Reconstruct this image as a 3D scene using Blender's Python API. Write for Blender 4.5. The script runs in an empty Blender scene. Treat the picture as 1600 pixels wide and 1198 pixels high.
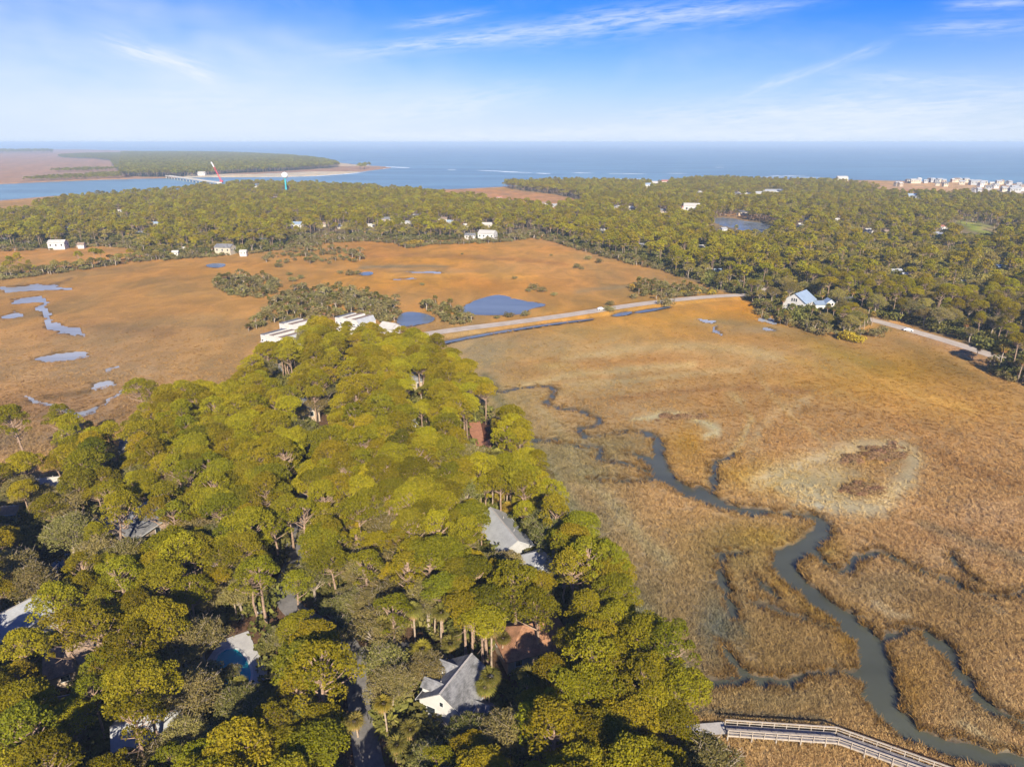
import bpy, math, random
import numpy as np
from mathutils import Vector

# ------------------------------------------------------------------ camera, sky, sun, exposure
sc = bpy.context.scene
R = math.radians
CAM_H = 90.0
F = 1067.0                                  # focal length in pixels of the 1600 x 1198 photograph
PITCH = math.atan(376.6 / F)
CP, SP = math.cos(PITCH), math.sin(PITCH)
cam_d = bpy.data.cameras.new('camera')
cam = bpy.data.objects.new('camera', cam_d)
sc.collection.objects.link(cam)
sc.camera = cam
cam.location = (0, 0, CAM_H)
cam.rotation_euler = (R(90) - PITCH, 0, 0)
cam_d.sensor_width = 36.0
cam_d.lens = 36.0 * F / 1600.0
cam_d.clip_start = 1.0
cam_d.clip_end = 200000.0

SUN_EL, SUN_AZ = 29.5, 170.0               # azimuth clockwise from +Y: behind the camera, a little to the right
sun_d = bpy.data.lights.new('sun', 'SUN')
sun_d.energy = 4.8
sun_d.angle = R(0.5)
sun_d.color = (1.0, 0.92, 0.76)
sun = bpy.data.objects.new('sun', sun_d)
sc.collection.objects.link(sun)
_sd = Vector((math.sin(R(SUN_AZ)) * math.cos(R(SUN_EL)), math.cos(R(SUN_AZ)) * math.cos(R(SUN_EL)), math.sin(R(SUN_EL))))
sun.rotation_euler = (-_sd).to_track_quat('-Z', 'Y').to_euler()
sun.location = (150, -400, 300)

sc.view_settings.view_transform = 'Standard'
sc.view_settings.look = 'None'
sc.view_settings.gamma = 1.0
sc.view_settings.use_curve_mapping = False
sc.view_settings.exposure = 1.05
SKY_STRENGTH = 0.054
HAZE_DENSITY = 0.00011

sc.render.engine = 'CYCLES'
sc.cycles.max_bounces = 6
sc.cycles.diffuse_bounces = 4
sc.cycles.glossy_bounces = 2
sc.cycles.transmission_bounces = 2
sc.cycles.transparent_max_bounces = 4
sc.cycles.volume_bounces = 0
sc.cycles.use_denoising = True
sc.cycles.use_adaptive_sampling = True
sc.cycles.adaptive_threshold = 0.02


class NT:
    """short hand for building node trees"""
    def __init__(self, tree):
        self.t = tree

    def n(self, kind, **kw):
        nd = self.t.nodes.new(kind)
        for k, v in kw.items():
            setattr(nd, k, v)
        return nd

    def link(self, a, b):
        self.t.links.new(a, b)

    def math(self, op, a, b=None, c=None):
        nd = self.n('ShaderNodeMath', operation=op)
        for i, x in enumerate((a, b, c)):
            if x is None:
                continue
            if isinstance(x, (int, float)):
                nd.inputs[i].default_value = x
            else:
                self.link(x, nd.inputs[i])
        return nd.outputs[0]

    def mix(self, fac, a, b, blend='MIX'):
        nd = self.n('ShaderNodeMix', data_type='RGBA', blend_type=blend)
        for s, x in ((nd.inputs[0], fac), (nd.inputs[6], a), (nd.inputs[7], b)):
            if isinstance(x, (int, float)):
                s.default_value = x
            elif isinstance(x, tuple):
                s.default_value = (x[0], x[1], x[2], 1)
            else:
                self.link(x, s)
        return nd.outputs[2]

    def smooth(self, x, a, b, lo=0.0, hi=1.0):
        nd = self.n('ShaderNodeMapRange', interpolation_type='SMOOTHSTEP')
        self.link(x, nd.inputs[0])
        for i, v in enumerate((a, b, lo, hi)):
            nd.inputs[i + 1].default_value = v
        return nd.outputs[0]

    def noise(self, vec, scale, detail=3.0, rough=0.55, dist=0.0):
        nd = self.n('ShaderNodeTexNoise')
        nd.inputs['Scale'].default_value = scale
        nd.inputs['Detail'].default_value = detail
        nd.inputs['Roughness'].default_value = rough
        nd.inputs['Distortion'].default_value = dist
        if vec is not None:
            self.link(vec, nd.inputs['Vector'])
        return nd.outputs[0]

    def mapping(self, vec, scale=(1, 1, 1), rot=(0, 0, 0), loc=(0, 0, 0)):
        nd = self.n('ShaderNodeMapping')
        self.link(vec, nd.inputs[0])
        nd.inputs['Location'].default_value = loc
        nd.inputs['Rotation'].default_value = rot
        nd.inputs['Scale'].default_value = scale
        return nd.outputs[0]


def ray_dir(u, v):
    x = (u - 800.0) / F
    y = -(v - 599.0) / F
    d = Vector((x, CP + y * SP, -SP + y * CP))
    return d.normalized()


# world: physical sky plus thin cirrus
world = bpy.data.worlds.new('World')
sc.world = world
world.use_nodes = True
wt = NT(world.node_tree)
bg = world.node_tree.nodes['Background']
sky = wt.n('ShaderNodeTexSky', sky_type='NISHITA', sun_disc=False)
sky.sun_elevation = R(SUN_EL)
sky.sun_rotation = R(SUN_AZ)
sky.altitude = 100
sky.air_density = 1.0
sky.dust_density = 0.6
sky.ozone_density = 3.0
hs = wt.n('ShaderNodeHueSaturation')
hs.inputs['Saturation'].default_value = 1.35
wt.link(sky.outputs[0], hs.inputs['Color'])
tc = wt.n('ShaderNodeTexCoord')
sep = wt.n('ShaderNodeSeparateXYZ')
wt.link(tc.outputs['Generated'], sep.inputs[0])
az = wt.math('ARCTAN2', sep.outputs[0], sep.outputs[1])
el = wt.math('ARCSINE', sep.outputs[2])
comb = wt.n('ShaderNodeCombineXYZ')
wt.link(az, comb.inputs[0])
wt.link(el, comb.inputs[1])
cloud = None
# (pixel from, pixel to, half width px, amount): the streaks of cirrus, as directions in the sky
for (u0, v0, u1, v1, hw, amt) in [(520, 84, 880, 46, 9, .5), (760, 58, 1190, 12, 16, .45), (170, 66, 285, 104, 10, .75), (250, 95, 350, 125, 11, .8),
                                  (1160, 152, 1300, 98, 6, .42), (1290, 104, 1385, 68, 6, .38), (1310, 120, 1560, 134, 9, .35), (1420, 46, 1640, 36, 9, .32),
                                  (1480, 8, 1640, -2, 6, .4), (960, 196, 1680, 150, 22, .6), (1080, 218, 1680, 192, 15, .7), (1240, 178, 1560, 172, 9, .5), (520, 192, 820, 150, 20, .5), (640, 214, 1100, 206, 10, .5), (100, 170, 640, 165, 22, .4), (-420, 30, 620, 130, 95, .62), (-400, 175, 900, 185, 45, .5), (200, 206, 1500, 208, 9, .5), (1000, 30, 1250, 8, 6, .4), (620, 40, 760, 22, 6, .35)]:
    p, q = ray_dir(u0, v0), ray_dir(u1, v1)
    a0, e0 = math.atan2(p.x, p.y), math.asin(p.z)
    a1, e1 = math.atan2(q.x, q.y), math.asin(q.z)
    ang, ln = math.atan2(e1 - e0, a1 - a0), math.hypot(a1 - a0, e1 - e0)
    m = wt.mapping(comb.outputs[0], loc=(-(a0 + a1) / 2, -(e0 + e1) / 2, 0))
    m = wt.mapping(m, rot=(0, 0, -ang))
    wob = wt.noise(wt.mapping(m, scale=(9, 14, 1), loc=(u0 * .37, v0 * .11, 0)), 1.0, 2.0)
    s2 = wt.n('ShaderNodeSeparateXYZ')
    wt.link(m, s2.inputs[0])
    cross = wt.math('ADD', s2.outputs[1], wt.math('MULTIPLY', wt.math('SUBTRACT', wob, .5), hw / F * 2.2))
    l2 = wt.math('POWER', wt.math('ABSOLUTE', wt.math('DIVIDE', s2.outputs[0], ln * .5)), 2.6)
    c2 = wt.math('POWER', wt.math('ABSOLUTE', wt.math('DIVIDE', cross, hw / F)), 1.6)
    g = wt.math('EXPONENT', wt.math('MULTIPLY', wt.math('ADD', l2, c2), -1.0))
    fib = wt.noise(wt.mapping(m, scale=(26, 190, 1) if hw < 40 else (6, 26, 1), rot=(0, 0, .05), loc=(u0 * .13, 0, 0)), 1.0, 5.0, .62, .4)
    w = wt.math('MULTIPLY', wt.math('MULTIPLY', g, wt.math('MULTIPLY', wt.smooth(fib, .22, .72), 1.35) if hw < 40 else wt.smooth(fib, -.6, .9)), amt)
    cloud = w if cloud is None else wt.math('SUBTRACT', wt.math('ADD', cloud, w), wt.math('MULTIPLY', cloud, w))
# a faint veil of high cloud everywhere, thicker low down
flat = wt.n('ShaderNodeCombineXYZ')
den = wt.math('ADD', wt.math('MAXIMUM', sep.outputs[2], 0.0), .09)
wt.link(wt.math('DIVIDE', sep.outputs[0], den), flat.inputs[0])
wt.link(wt.math('DIVIDE', sep.outputs[1], den), flat.inputs[1])
veil = wt.noise(wt.mapping(flat.outputs[0], scale=(.5, .22, 1), rot=(0, 0, .5)), 1.0, 6.0, .6, .8)
veil = wt.math('MULTIPLY', wt.smooth(veil, .42, .8), .28)
cloud = wt.math('MAXIMUM', cloud, veil)
tint = wt.mix(1.0, hs.outputs[0], (0.30, 0.63, 1.40), 'MULTIPLY')
low = wt.smooth(sep.outputs[2], -0.03, .16, 1.0, 0.0)
pale = wt.mix(wt.math('MULTIPLY', low, .95), tint, (6.6, 7.6, 9.1))
full = wt.mix(cloud, pale, (7.4, 8.1, 9.3))
wt.link(full, bg.inputs[0])
bg.inputs[1].default_value = SKY_STRENGTH

# ------------------------------------------------------------------ helpers
random.seed(7)
rng = np.random.default_rng(11)
COL = sc.collection


def un(u, v, z=0.0):
    """the point of the plane at height z that the photograph shows at pixel (u, v)"""
    x = (u - 800.0) / F
    y = -(v - 599.0) / F
    dz = -SP + y * CP
    t = (z - CAM_H) / dz
    return (x * t, (CP + y * SP) * t)


def un_arr(pts, z=0.0):
    return np.array([un(p[0], p[1], z) for p in pts])


def project(x, y, z):
    dep = y * CP - (z - CAM_H) * SP
    up = y * SP + (z - CAM_H) * CP
    return 800 + F * x / dep, 599 - F * up / dep, dep


def srgb(r, g, b, k=1.0):
    def f(c):
        c /= 255.0
        return (c / 12.92 if c <= .04045 else ((c + .055) / 1.055) ** 2.4) * k
    return (f(r), f(g), f(b))


def chaikin(p, n=2, closed=True):
    p = np.asarray(p, float)
    for _ in range(n):
        q = np.roll(p, -1, 0) if closed else p[1:]
        a = p if closed else p[:-1]
        new = np.empty((len(a) * 2, p.shape[1]))
        new[0::2] = a * .75 + q * .25
        new[1::2] = a * .25 + q * .75
        p = new if closed else np.vstack([p[:1], new, p[-1:]])
    return p


def inside(poly, x, y):
    r = np.zeros(x.shape, bool)
    j = len(poly) - 1
    for i in range(len(poly)):
        xi, yi, xj, yj = poly[i][0], poly[i][1], poly[j][0], poly[j][1]
        if yi != yj:
            r ^= ((yi > y) != (yj > y)) & (x < (xj - xi) * (y - yi) / (yj - yi) + xi)
        j = i
    return r


def dist_line(path, x, y, closed=False):
    """distance to a polyline whose points may carry a half width: returns distance and the width there"""
    best = np.full(x.shape, 1e9)
    wid = np.zeros(x.shape)
    n = len(path)
    for i in range(n if closed else n - 1):
        a, b = path[i], path[(i + 1) % n]
        dx, dy = b[0] - a[0], b[1] - a[1]
        L = dx * dx + dy * dy + 1e-9
        t = np.clip(((x - a[0]) * dx + (y - a[1]) * dy) / L, 0, 1)
        d = np.hypot(x - a[0] - t * dx, y - a[1] - t * dy)
        w = a[2] * (1 - t) + b[2] * t if len(a) > 2 else 0.0
        k = (d - w) < (best - wid)
        best = np.where(k, d, best)
        wid = np.where(k, w, wid)
    return best, wid


def wav(x, y, s, seed=0.0):
    """cheap smooth noise, about -1 .. 1"""
    a = np.sin(x / s * 1.3 + y / s * .7 + seed) + np.sin(-x / s * .8 + y / s * 1.9 + 1.7 * seed + 1)
    b = np.sin(x / s * 2.9 + np.sin(y / s * 2.1 + seed) * 1.4 + 2) + np.sin(y / s * 3.3 + np.sin(x / s * 1.7) * 1.6 + seed)
    return a * .3 + b * .22


def mesh(name, V, Fc, mats, midx=None, attrs=None, smooth=False):
    """mesh data from numpy arrays; Fc is a list of face arrays (any mix of sizes) or one array"""
    me = bpy.data.meshes.new(name)
    V = np.asarray(V, np.float32)
    if isinstance(Fc, np.ndarray):
        Fc = [Fc]
    flat = np.concatenate([np.asarray(f, np.int32).ravel() for f in Fc])
    tot = np.concatenate([np.full(len(f), len(f[0]), np.int32) for f in Fc if len(f)])
    start = np.concatenate([[0], np.cumsum(tot)[:-1]]).astype(np.int32)
    me.vertices.add(len(V))
    me.vertices.foreach_set('co', V.ravel())
    me.loops.add(len(flat))
    me.loops.foreach_set('vertex_index', flat)
    me.polygons.add(len(tot))
    me.polygons.foreach_set('loop_start', start)
    if midx is not None:
        me.polygons.foreach_set('material_index', np.asarray(midx, np.int32))
    if smooth:
        me.polygons.foreach_set('use_smooth', np.ones(len(tot), bool))
    for m in (mats if isinstance(mats, (list, tuple)) else [mats]):
        me.materials.append(m)
    for k, (dom, typ, arr) in (attrs or {}).items():
        a = me.attributes.new(k, typ, dom)
        a.data.foreach_set('color' if 'COLOR' in typ else ('vector' if 'VECTOR' in typ else 'value'), np.asarray(arr).ravel())
    me.update(calc_edges=True)
    return me


def link(name, me, parent=None, loc=None, rotz=0.0):
    o = bpy.data.objects.new(name, me)
    COL.objects.link(o)
    if parent is not None:
        o.parent = parent
    if loc is not None:
        o.location = loc
    if rotz:
        o.rotation_euler = (0, 0, rotz)
    return o


def tag(o, label=None, cat=None, group=None, kind=None):
    if label:
        o['label'] = label
    if cat:
        o['category'] = cat
    if group:
        o['group'] = group
    if kind:
        o['kind'] = kind
    return o


def thing(name, label, cat, loc=(0, 0, 0), rotz=0.0, group=None):
    o = bpy.data.objects.new(name, None)
    o.empty_display_size = .5
    COL.objects.link(o)
    o.location = loc
    o.rotation_euler = (0, 0, rotz)
    return tag(o, label, cat, group)


class MB:
    """collects boxes, prisms and tubes into one mesh"""
    def __init__(self):
        self.v, self.f = [], []

    def add(self, vs, fs):
        o = len(self.v)
        self.v += [tuple(p) for p in vs]
        self.f += [tuple(i + o for i in f) for f in fs]
        return self

    def box(self, x0, x1, y0, y1, z0, z1):
        v = [(x, y, z) for z in (z0, z1) for y in (y0, y1) for x in (x0, x1)]
        return self.add(v, [(0, 2, 3, 1), (4, 5, 7, 6), (0, 1, 5, 4), (2, 6, 7, 3), (0, 4, 6, 2), (1, 3, 7, 5)])

    def bar(self, a, b, w, h):
        """a square bar from a to b, w across, h high"""
        a, b = Vector(a), Vector(b)
        d = (b - a).normalized()
        up = Vector((0, 0, 1)) if abs(d.z) < .9 else Vector((1, 0, 0))
        s = d.cross(up).normalized() * w / 2
        t = s.cross(d).normalized() * h / 2
        v = [p + i * s + j * t for p in (a, b) for (i, j) in ((-1, -1), (1, -1), (1, 1), (-1, 1))]
        return self.add(v, [(0, 1, 2, 3), (7, 6, 5, 4), (0, 4, 5, 1), (1, 5, 6, 2), (2, 6, 7, 3), (3, 7, 4, 0)])

    def tube(self, pts, rads, n=6, cap=True):
        pts = [Vector(p) for p in pts]
        o = len(self.v)
        for i, p in enumerate(pts):
            d = (pts[min(i + 1, len(pts) - 1)] - pts[max(i - 1, 0)]).normalized()
            up = Vector((0, 0, 1)) if abs(d.z) < .95 else Vector((1, 0, 0))
            s = d.cross(up).normalized()
            t = s.cross(d)
            for k in range(n):
                a = 2 * math.pi * k / n
                self.v.append(tuple(p + (s * math.cos(a) + t * math.sin(a)) * rads[i]))
        for i in range(len(pts) - 1):
            for k in range(n):
                k2 = (k + 1) % n
                self.f.append((o + i * n + k, o + i * n + k2, o + (i + 1) * n + k2, o + (i + 1) * n + k))
        if cap:
            self.f.append(tuple(o + (len(pts) - 1) * n + k for k in range(n)))
            self.f.append(tuple(o + k for k in reversed(range(n))))
        return self

    def lathe(self, prof, n=20):
        o = len(self.v)
        for r, z in prof:
            for k in range(n):
                a = 2 * math.pi * k / n
                self.v.append((r * math.cos(a), r * math.sin(a), z))
        for i in range(len(prof) - 1):
            for k in range(n):
                k2 = (k + 1) % n
                self.f.append((o + i * n + k, o + i * n + k2, o + (i + 1) * n + k2, o + (i + 1) * n + k))
        self.f.append(tuple(o + k for k in reversed(range(n))))
        self.f.append(tuple(o + (len(prof) - 1) * n + k for k in range(n)))
        return self

    def data(self, name, mat):
        me = bpy.data.meshes.new(name)
        me.from_pydata(self.v, [], self.f)
        me.materials.append(mat)
        me.update()
        return me

    def build(self, name, mat, parent=None, loc=None, rotz=0.0, kind=None):
        o = link(name, self.data(name, mat), parent, loc, rotz)
        if kind:
            o['kind'] = kind
        return o


# ------------------------------------------------------------------ materials
def principled(name, rough=.8, spec=.3):
    m = bpy.data.materials.new(name)
    m.use_nodes = True
    t = NT(m.node_tree)
    b = m.node_tree.nodes['Principled BSDF']
    b.inputs['Roughness'].default_value = rough
    b.inputs['Specular IOR Level'].default_value = spec
    return m, t, b


def plain(name, col, rough=.7, var=.18, scale=1.3, bump=0.0, spec=.3, streak=None):
    """a painted or weathered surface: base colour with blotches and grain"""
    m, t, b = principled(name, rough, spec)
    co = t.n('ShaderNodeTexCoord').outputs['Object']
    n1 = t.noise(co, scale, 5.0, .6)
    n2 = t.noise(co if streak is None else t.mapping(co, scale=streak), scale * 6, 3.0, .6)
    k = t.math('ADD', t.math('MULTIPLY', n1, .6), t.math('MULTIPLY', n2, .4))
    dark = tuple(c * (1 - var * 1.5) for c in col)
    lite = tuple(min(c * (1 + var), .92) for c in col)
    t.link(t.mix(t.smooth(k, .32, .68), dark, lite), b.inputs['Base Color'])
    if bump:
        bp = t.n('ShaderNodeBump')
        bp.inputs['Strength'].default_value = bump
        bp.inputs['Distance'].default_value = .05
        t.link(n2, bp.inputs['Height'])
        t.link(bp.outputs[0], b.inputs['Normal'])
    return m


def foliage_mat(name, col, col2, transl=.25, grey=.0):
    """leaves: two greens mixed per leaf and per tree, some light passing through"""
    m = bpy.data.materials.new(name)
    m.use_nodes = True
    t = NT(m.node_tree)
    t.t.nodes.remove(t.t.nodes['Principled BSDF'])
    out = t.t.nodes['Material Output']
    at = t.n('ShaderNodeAttribute', attribute_name='leaf')
    oi = t.n('ShaderNodeObjectInfo')
    k = t.math('ADD', t.math('MULTIPLY', at.outputs['Fac'], .6), t.math('MULTIPLY', oi.outputs['Random'], .4))
    c = t.mix(k, col, col2)
    r2 = t.math('FRACT', t.math('MULTIPLY', oi.outputs['Random'], 7.31))
    h = t.n('ShaderNodeHueSaturation')
    t.link(t.math('ADD', .474, t.math('MULTIPLY', r2, .032)), h.inputs['Hue'])
    t.link(t.math('ADD', .76, t.math('MULTIPLY', t.math('FRACT', t.math('MULTIPLY', oi.outputs['Random'], 3.7)), .5)), h.inputs['Value'])
    t.link(c, h.inputs['Color'])
    c = t.mix(1.0, h.outputs[0], oi.outputs['Color'], 'MULTIPLY')
    d = t.n('ShaderNodeBsdfDiffuse')
    tr = t.n('ShaderNodeBsdfTranslucent')
    t.link(c, d.inputs[0])
    t.link(t.mix(1.0, c, (1.25, 1.15, .6), 'MULTIPLY'), tr.inputs[0])
    mx = t.n('ShaderNodeMixShader')
    mx.inputs[0].default_value = transl
    t.link(d.outputs[0], mx.inputs[1])
    t.link(tr.outputs[0], mx.inputs[2])
    t.link(mx.outputs[0], out.inputs[0])
    return m


M = {}
M['pine'] = foliage_mat('pine_needles', (.128, .134, .010), (.268, .238, .016), .32)
M['oak'] = foliage_mat('oak_leaves', (.10, .104, .024), (.27, .23, .078), .28)
M['palm'] = foliage_mat('palm_fronds', (.11, .115, .018), (.28, .24, .055), .25)
M['palm_dead'] = foliage_mat('dead_fronds', (.22, .13, .05), (.36, .24, .11), .2)
M['bush'] = foliage_mat('bush_leaves', (.07, .08, .018), (.20, .185, .045), .2)
M['scrub'] = foliage_mat('scrub_leaves', (.12, .12, .035), (.27, .22, .085), .2)
M['yellow'] = foliage_mat('yellow_leaves', (.30, .22, .02), (.42, .30, .03), .2)
M['bark'] = plain('pine_bark', (.30, .20, .135), .9, .35, 2.0, .4)
M['oak_bark'] = plain('oak_bark', (.34, .27, .20), .9, .3, 2.0, .4)
M['palm_bark'] = plain('palm_bark', (.36, .27, .19), .9, .3, 3.0, .4)
M['white_wall'] = plain('white_siding', (.52, .49, .45), .6, .06, .8, .2, streak=(.2, .2, 3))
M['cream_wall'] = plain('cream_siding', (.44, .38, .28), .6, .08, .8)
M['tan_wall'] = plain('tan_siding', (.40, .30, .21), .7, .12, .8)
M['grey_wall'] = plain('grey_siding', (.36, .35, .34), .7, .12, .8)
M['grey_roof'] = plain('grey_shingles', (.17, .165, .165), .85, .35, .7, .5, streak=(.4, .4, 2))
M['dark_roof'] = plain('dark_shingles', (.085, .082, .085), .85, .35, .8, .5)
M['pale_roof'] = plain('pale_metal_roof', (.33, .33, .33), .45, .12, .5, .1, .5)
M['white_roof'] = plain('white_metal_roof', (.44, .41, .36), .5, .08, .5)
M['blue_roof'] = plain('blue_metal_roof', (.25, .31, .38), .4, .1, .5, .1, .5)
M['brown_roof'] = plain('brown_shingles', (.30, .15, .08), .85, .3, .8, .5)
M['tan_roof'] = plain('tan_shingles', (.25, .175, .125), .85, .3, .8, .4)
M['red_roof'] = plain('red_brown_roof', (.36, .15, .10), .85, .2, .8)
M['trim'] = plain('white_trim', (.54, .52, .49), .5, .05)
M['glass'] = plain('window_glass', (.025, .03, .035), .08, .1, spec=.6)
M['door'] = plain('painted_door', (.16, .12, .09), .5, .1)
M['lattice'] = plain('under_house_lattice', (.42, .40, .37), .8, .2)
M['timber'] = plain('weathered_timber', (.37, .31, .245), .75, .16, 1.5, .2)
M['deck'] = plain('grey_decking', (.23, .20, .185), .85, .3, 2.0, .2)
M['asphalt'] = plain('old_asphalt', (.17, .155, .145), .9, .2, .35, .2)
M['concrete'] = plain('pale_road_concrete', (.42, .345, .27), .9, .14, .15, .1)
M['pad'] = plain('grey_concrete_pad', (.38, .345, .31), .9, .12, .8)
M['patio'] = plain('red_brick_patio', (.36, .16, .085), .9, .2, 1.0)
M['pool_deck'] = plain('pool_deck_concrete', (.42, .40, .38), .9, .1, .6)
M['pool'] = plain('pool_water', (.015, .36, .42), .1, .06, spec=.15)
M['steel_red'] = plain('red_crane_paint', (.55, .05, .06), .5, .1)
M['steel_white'] = plain('white_paint', (.78, .78, .76), .4, .05)
M['turquoise'] = plain('turquoise_paint', (.05, .36, .42), .4, .1)
M['car_white'] = plain('white_car_paint', (.75, .75, .74), .25, .03, spec=.5)
M['car_red'] = plain('dark_red_car_paint', (.16, .03, .025), .25, .05, spec=.5)
M['car_grey'] = plain('grey_car_paint', (.2, .2, .21), .25, .05, spec=.5)
M['tyre'] = plain('tyre_rubber', (.02, .02, .02), .9, .1)
M['yellow_paint'] = plain('yellow_paint', (.6, .42, .16), .6, .1)
M['foam'] = plain('wave_foam', (.75, .78, .80), .9, .1)


def water_mat(name, col, rough, scale, strength, spec=.5):
    m, t, b = principled(name, rough, spec)
    b.inputs['IOR'].default_value = 1.33
    pos = t.n('ShaderNodeNewGeometry').outputs['Position']
    n1 = t.noise(pos, scale, 4.0, .6)
    big = t.noise(t.mapping(pos, scale=(.4, 1.6, 1)), scale * .04, 4.0, .6)
    dk = tuple(c * .68 for c in col)
    t.link(t.mix(t.smooth(big, .35, .65), dk, col), b.inputs['Base Color'])
    bp = t.n('ShaderNodeBump')
    bp.inputs['Strength'].default_value = strength
    bp.inputs['Distance'].default_value = .15
    t.link(n1, bp.inputs['Height'])
    t.link(bp.outputs[0], b.inputs['Normal'])
    return m


M['sea'] = water_mat('sea_water', (.16, .265, .30), .36, .12, .5)
M['creek'] = water_mat('creek_water', (.085, .088, .060), .10, .5, .12)
M['pond'] = water_mat('pond_water', (.155, .178, .195), .22, .5, .06, .3)
M['shallows'] = water_mat('shallow_water', (.36, .36, .35), .25, .5, .06, .35)
M['dark_pond'] = water_mat('dark_pond_water', (.010, .014, .018), .05, .5, .05)


def ground_mat():
    m, t, b = principled('marsh_and_soil', .95, .1)
    at = t.n('ShaderNodeAttribute', attribute_name='soil')
    pos = t.n('ShaderNodeNewGeometry').outputs['Position']
    broad = t.noise(pos, .02, 6.0, .62, .5)
    mid = t.noise(t.mapping(pos, scale=(1, .7, 1)), .16, 5.0, .65)
    fine = t.noise(pos, 1.1, 4.0, .7)
    k = t.math('ADD', t.math('MULTIPLY', broad, .35), t.math('ADD', t.math('MULTIPLY', mid, .3), t.math('MULTIPLY', fine, .35)))
    c = t.mix(1.0, at.outputs['Color'], t.mix(t.smooth(k, .3, .7), (.84, .83, .82), (1.18, 1.17, 1.15)), 'MULTIPLY')
    c = t.mix(t.math('MULTIPLY', t.smooth(mid, .5, .72), .2), c, t.mix(1.0, c, (1.0, .86, .62), 'MULTIPLY'))
    drift = t.noise(t.mapping(pos, scale=(.8, .45, 1), rot=(0, 0, .35)), .014, 6.0, .62, 1.6)
    patch = t.noise(t.mapping(pos, scale=(1, .6, 1), loc=(40, 9, 0)), .055, 5.0, .6, .8)
    c = t.mix(1.0, c, t.mix(t.smooth(drift, .36, .64), (.86, .91, 1.02), (1.07, 1.0, .93)), 'MULTIPLY')
    c = t.mix(1.0, c, t.mix(t.smooth(patch, .36, .66), (.82, .84, .84), (1.12, 1.10, 1.08)), 'MULTIPLY')
    grit = t.noise(t.mapping(pos, scale=(1, .55, 1)), 1.9, 3.0, .7)
    c = t.mix(1.0, c, t.mix(t.smooth(grit, .32, .68), (.82, .83, .82), (1.17, 1.15, 1.13)), 'MULTIPLY')
    t.link(c, b.inputs['Base Color'])
    bp = t.n('ShaderNodeBump')
    bp.inputs['Strength'].default_value = .6
    bp.inputs['Distance'].default_value = .6
    t.link(fine, bp.inputs['Height'])
    t.link(bp.outputs[0], b.inputs['Normal'])
    return m


M['ground'] = ground_mat()

# ------------------------------------------------------------------ the lie of the land (outlines read off the photograph, laid out on the ground)
PEN_PX = [(-420, 1500), (-420, 760), (-120, 735), (0, 722), (40, 700), (95, 690), (150, 676), (195, 655), (235, 632), (300, 600), (345, 612), (366, 588), (385, 560),
          (400, 545), (402, 520), (440, 502), (480, 500), (520, 510), (560, 500), (600, 510), (640, 522), (665, 548), (700, 572), (740, 602), (780, 645), (815, 690), (842, 735),
          (855, 780), (885, 830), (905, 855), (940, 905), (980, 950), (1015, 988), (1045, 1022), (1068, 1060), (1070, 1100), (1100, 1170), (1125, 1210), (1220, 1500)]
PEN = chaikin(np.array([un(u, v, 13.0 if (u < 650 and v < 800) else 7.0) for u, v in PEN_PX]), 2)
WOODS = []           # (outline, spacing, which trees)


def wood(px, z=0.0):
    w = chaikin(un_arr(px, z), 1)
    WOODS.append(w)
    return w


# main wood behind the marsh (tops at the back, feet at the front)
BACK_PX = [(-500, 400), (-120, 392), (0, 388), (70, 390), (120, 385), (190, 377), (210, 385), (240, 403), (310, 398), (400, 396), (425, 392), (440, 385), (500, 366), (545, 370), (610, 376), (650, 377), (700, 376),
           (740, 374), (790, 374), (803, 362), (835, 362), (900, 386), (960, 401), (1040, 414), (1050, 430), (1085, 440), (1130, 456), (1172, 466), (1180, 482), (1240, 505), (1300, 520), (1338, 524), (1352, 508),
           (1400, 500), (1440, 514), (1500, 532), (1535, 548), (1548, 565), (1565, 590), (1610, 606), (1750, 660), (2050, 700), (2050, 330), (1700, 316), (1600, 314), (1540, 311), (1440, 310), (1395, 310), (1370, 299), (1300, 289), (1200, 287),
           (1100, 283), (1040, 291), (1000, 290), (860, 288), (780, 291), (800, 297), (895, 308), (915, 322), (870, 330), (790, 325), (715, 312), (600, 302), (520, 296), (400, 292), (330, 294), (300, 303), (200, 311), (110, 318), (70, 326), (50, 336), (0, 344), (-300, 360)]
BACK = wood(BACK_PX)
STRIP = wood([(-200, 440), (0, 429), (60, 424), (130, 415), (190, 408), (240, 398), (320, 390), (310, 400), (230, 408), (150, 419), (70, 430), (0, 437), (-200, 452)])
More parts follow.
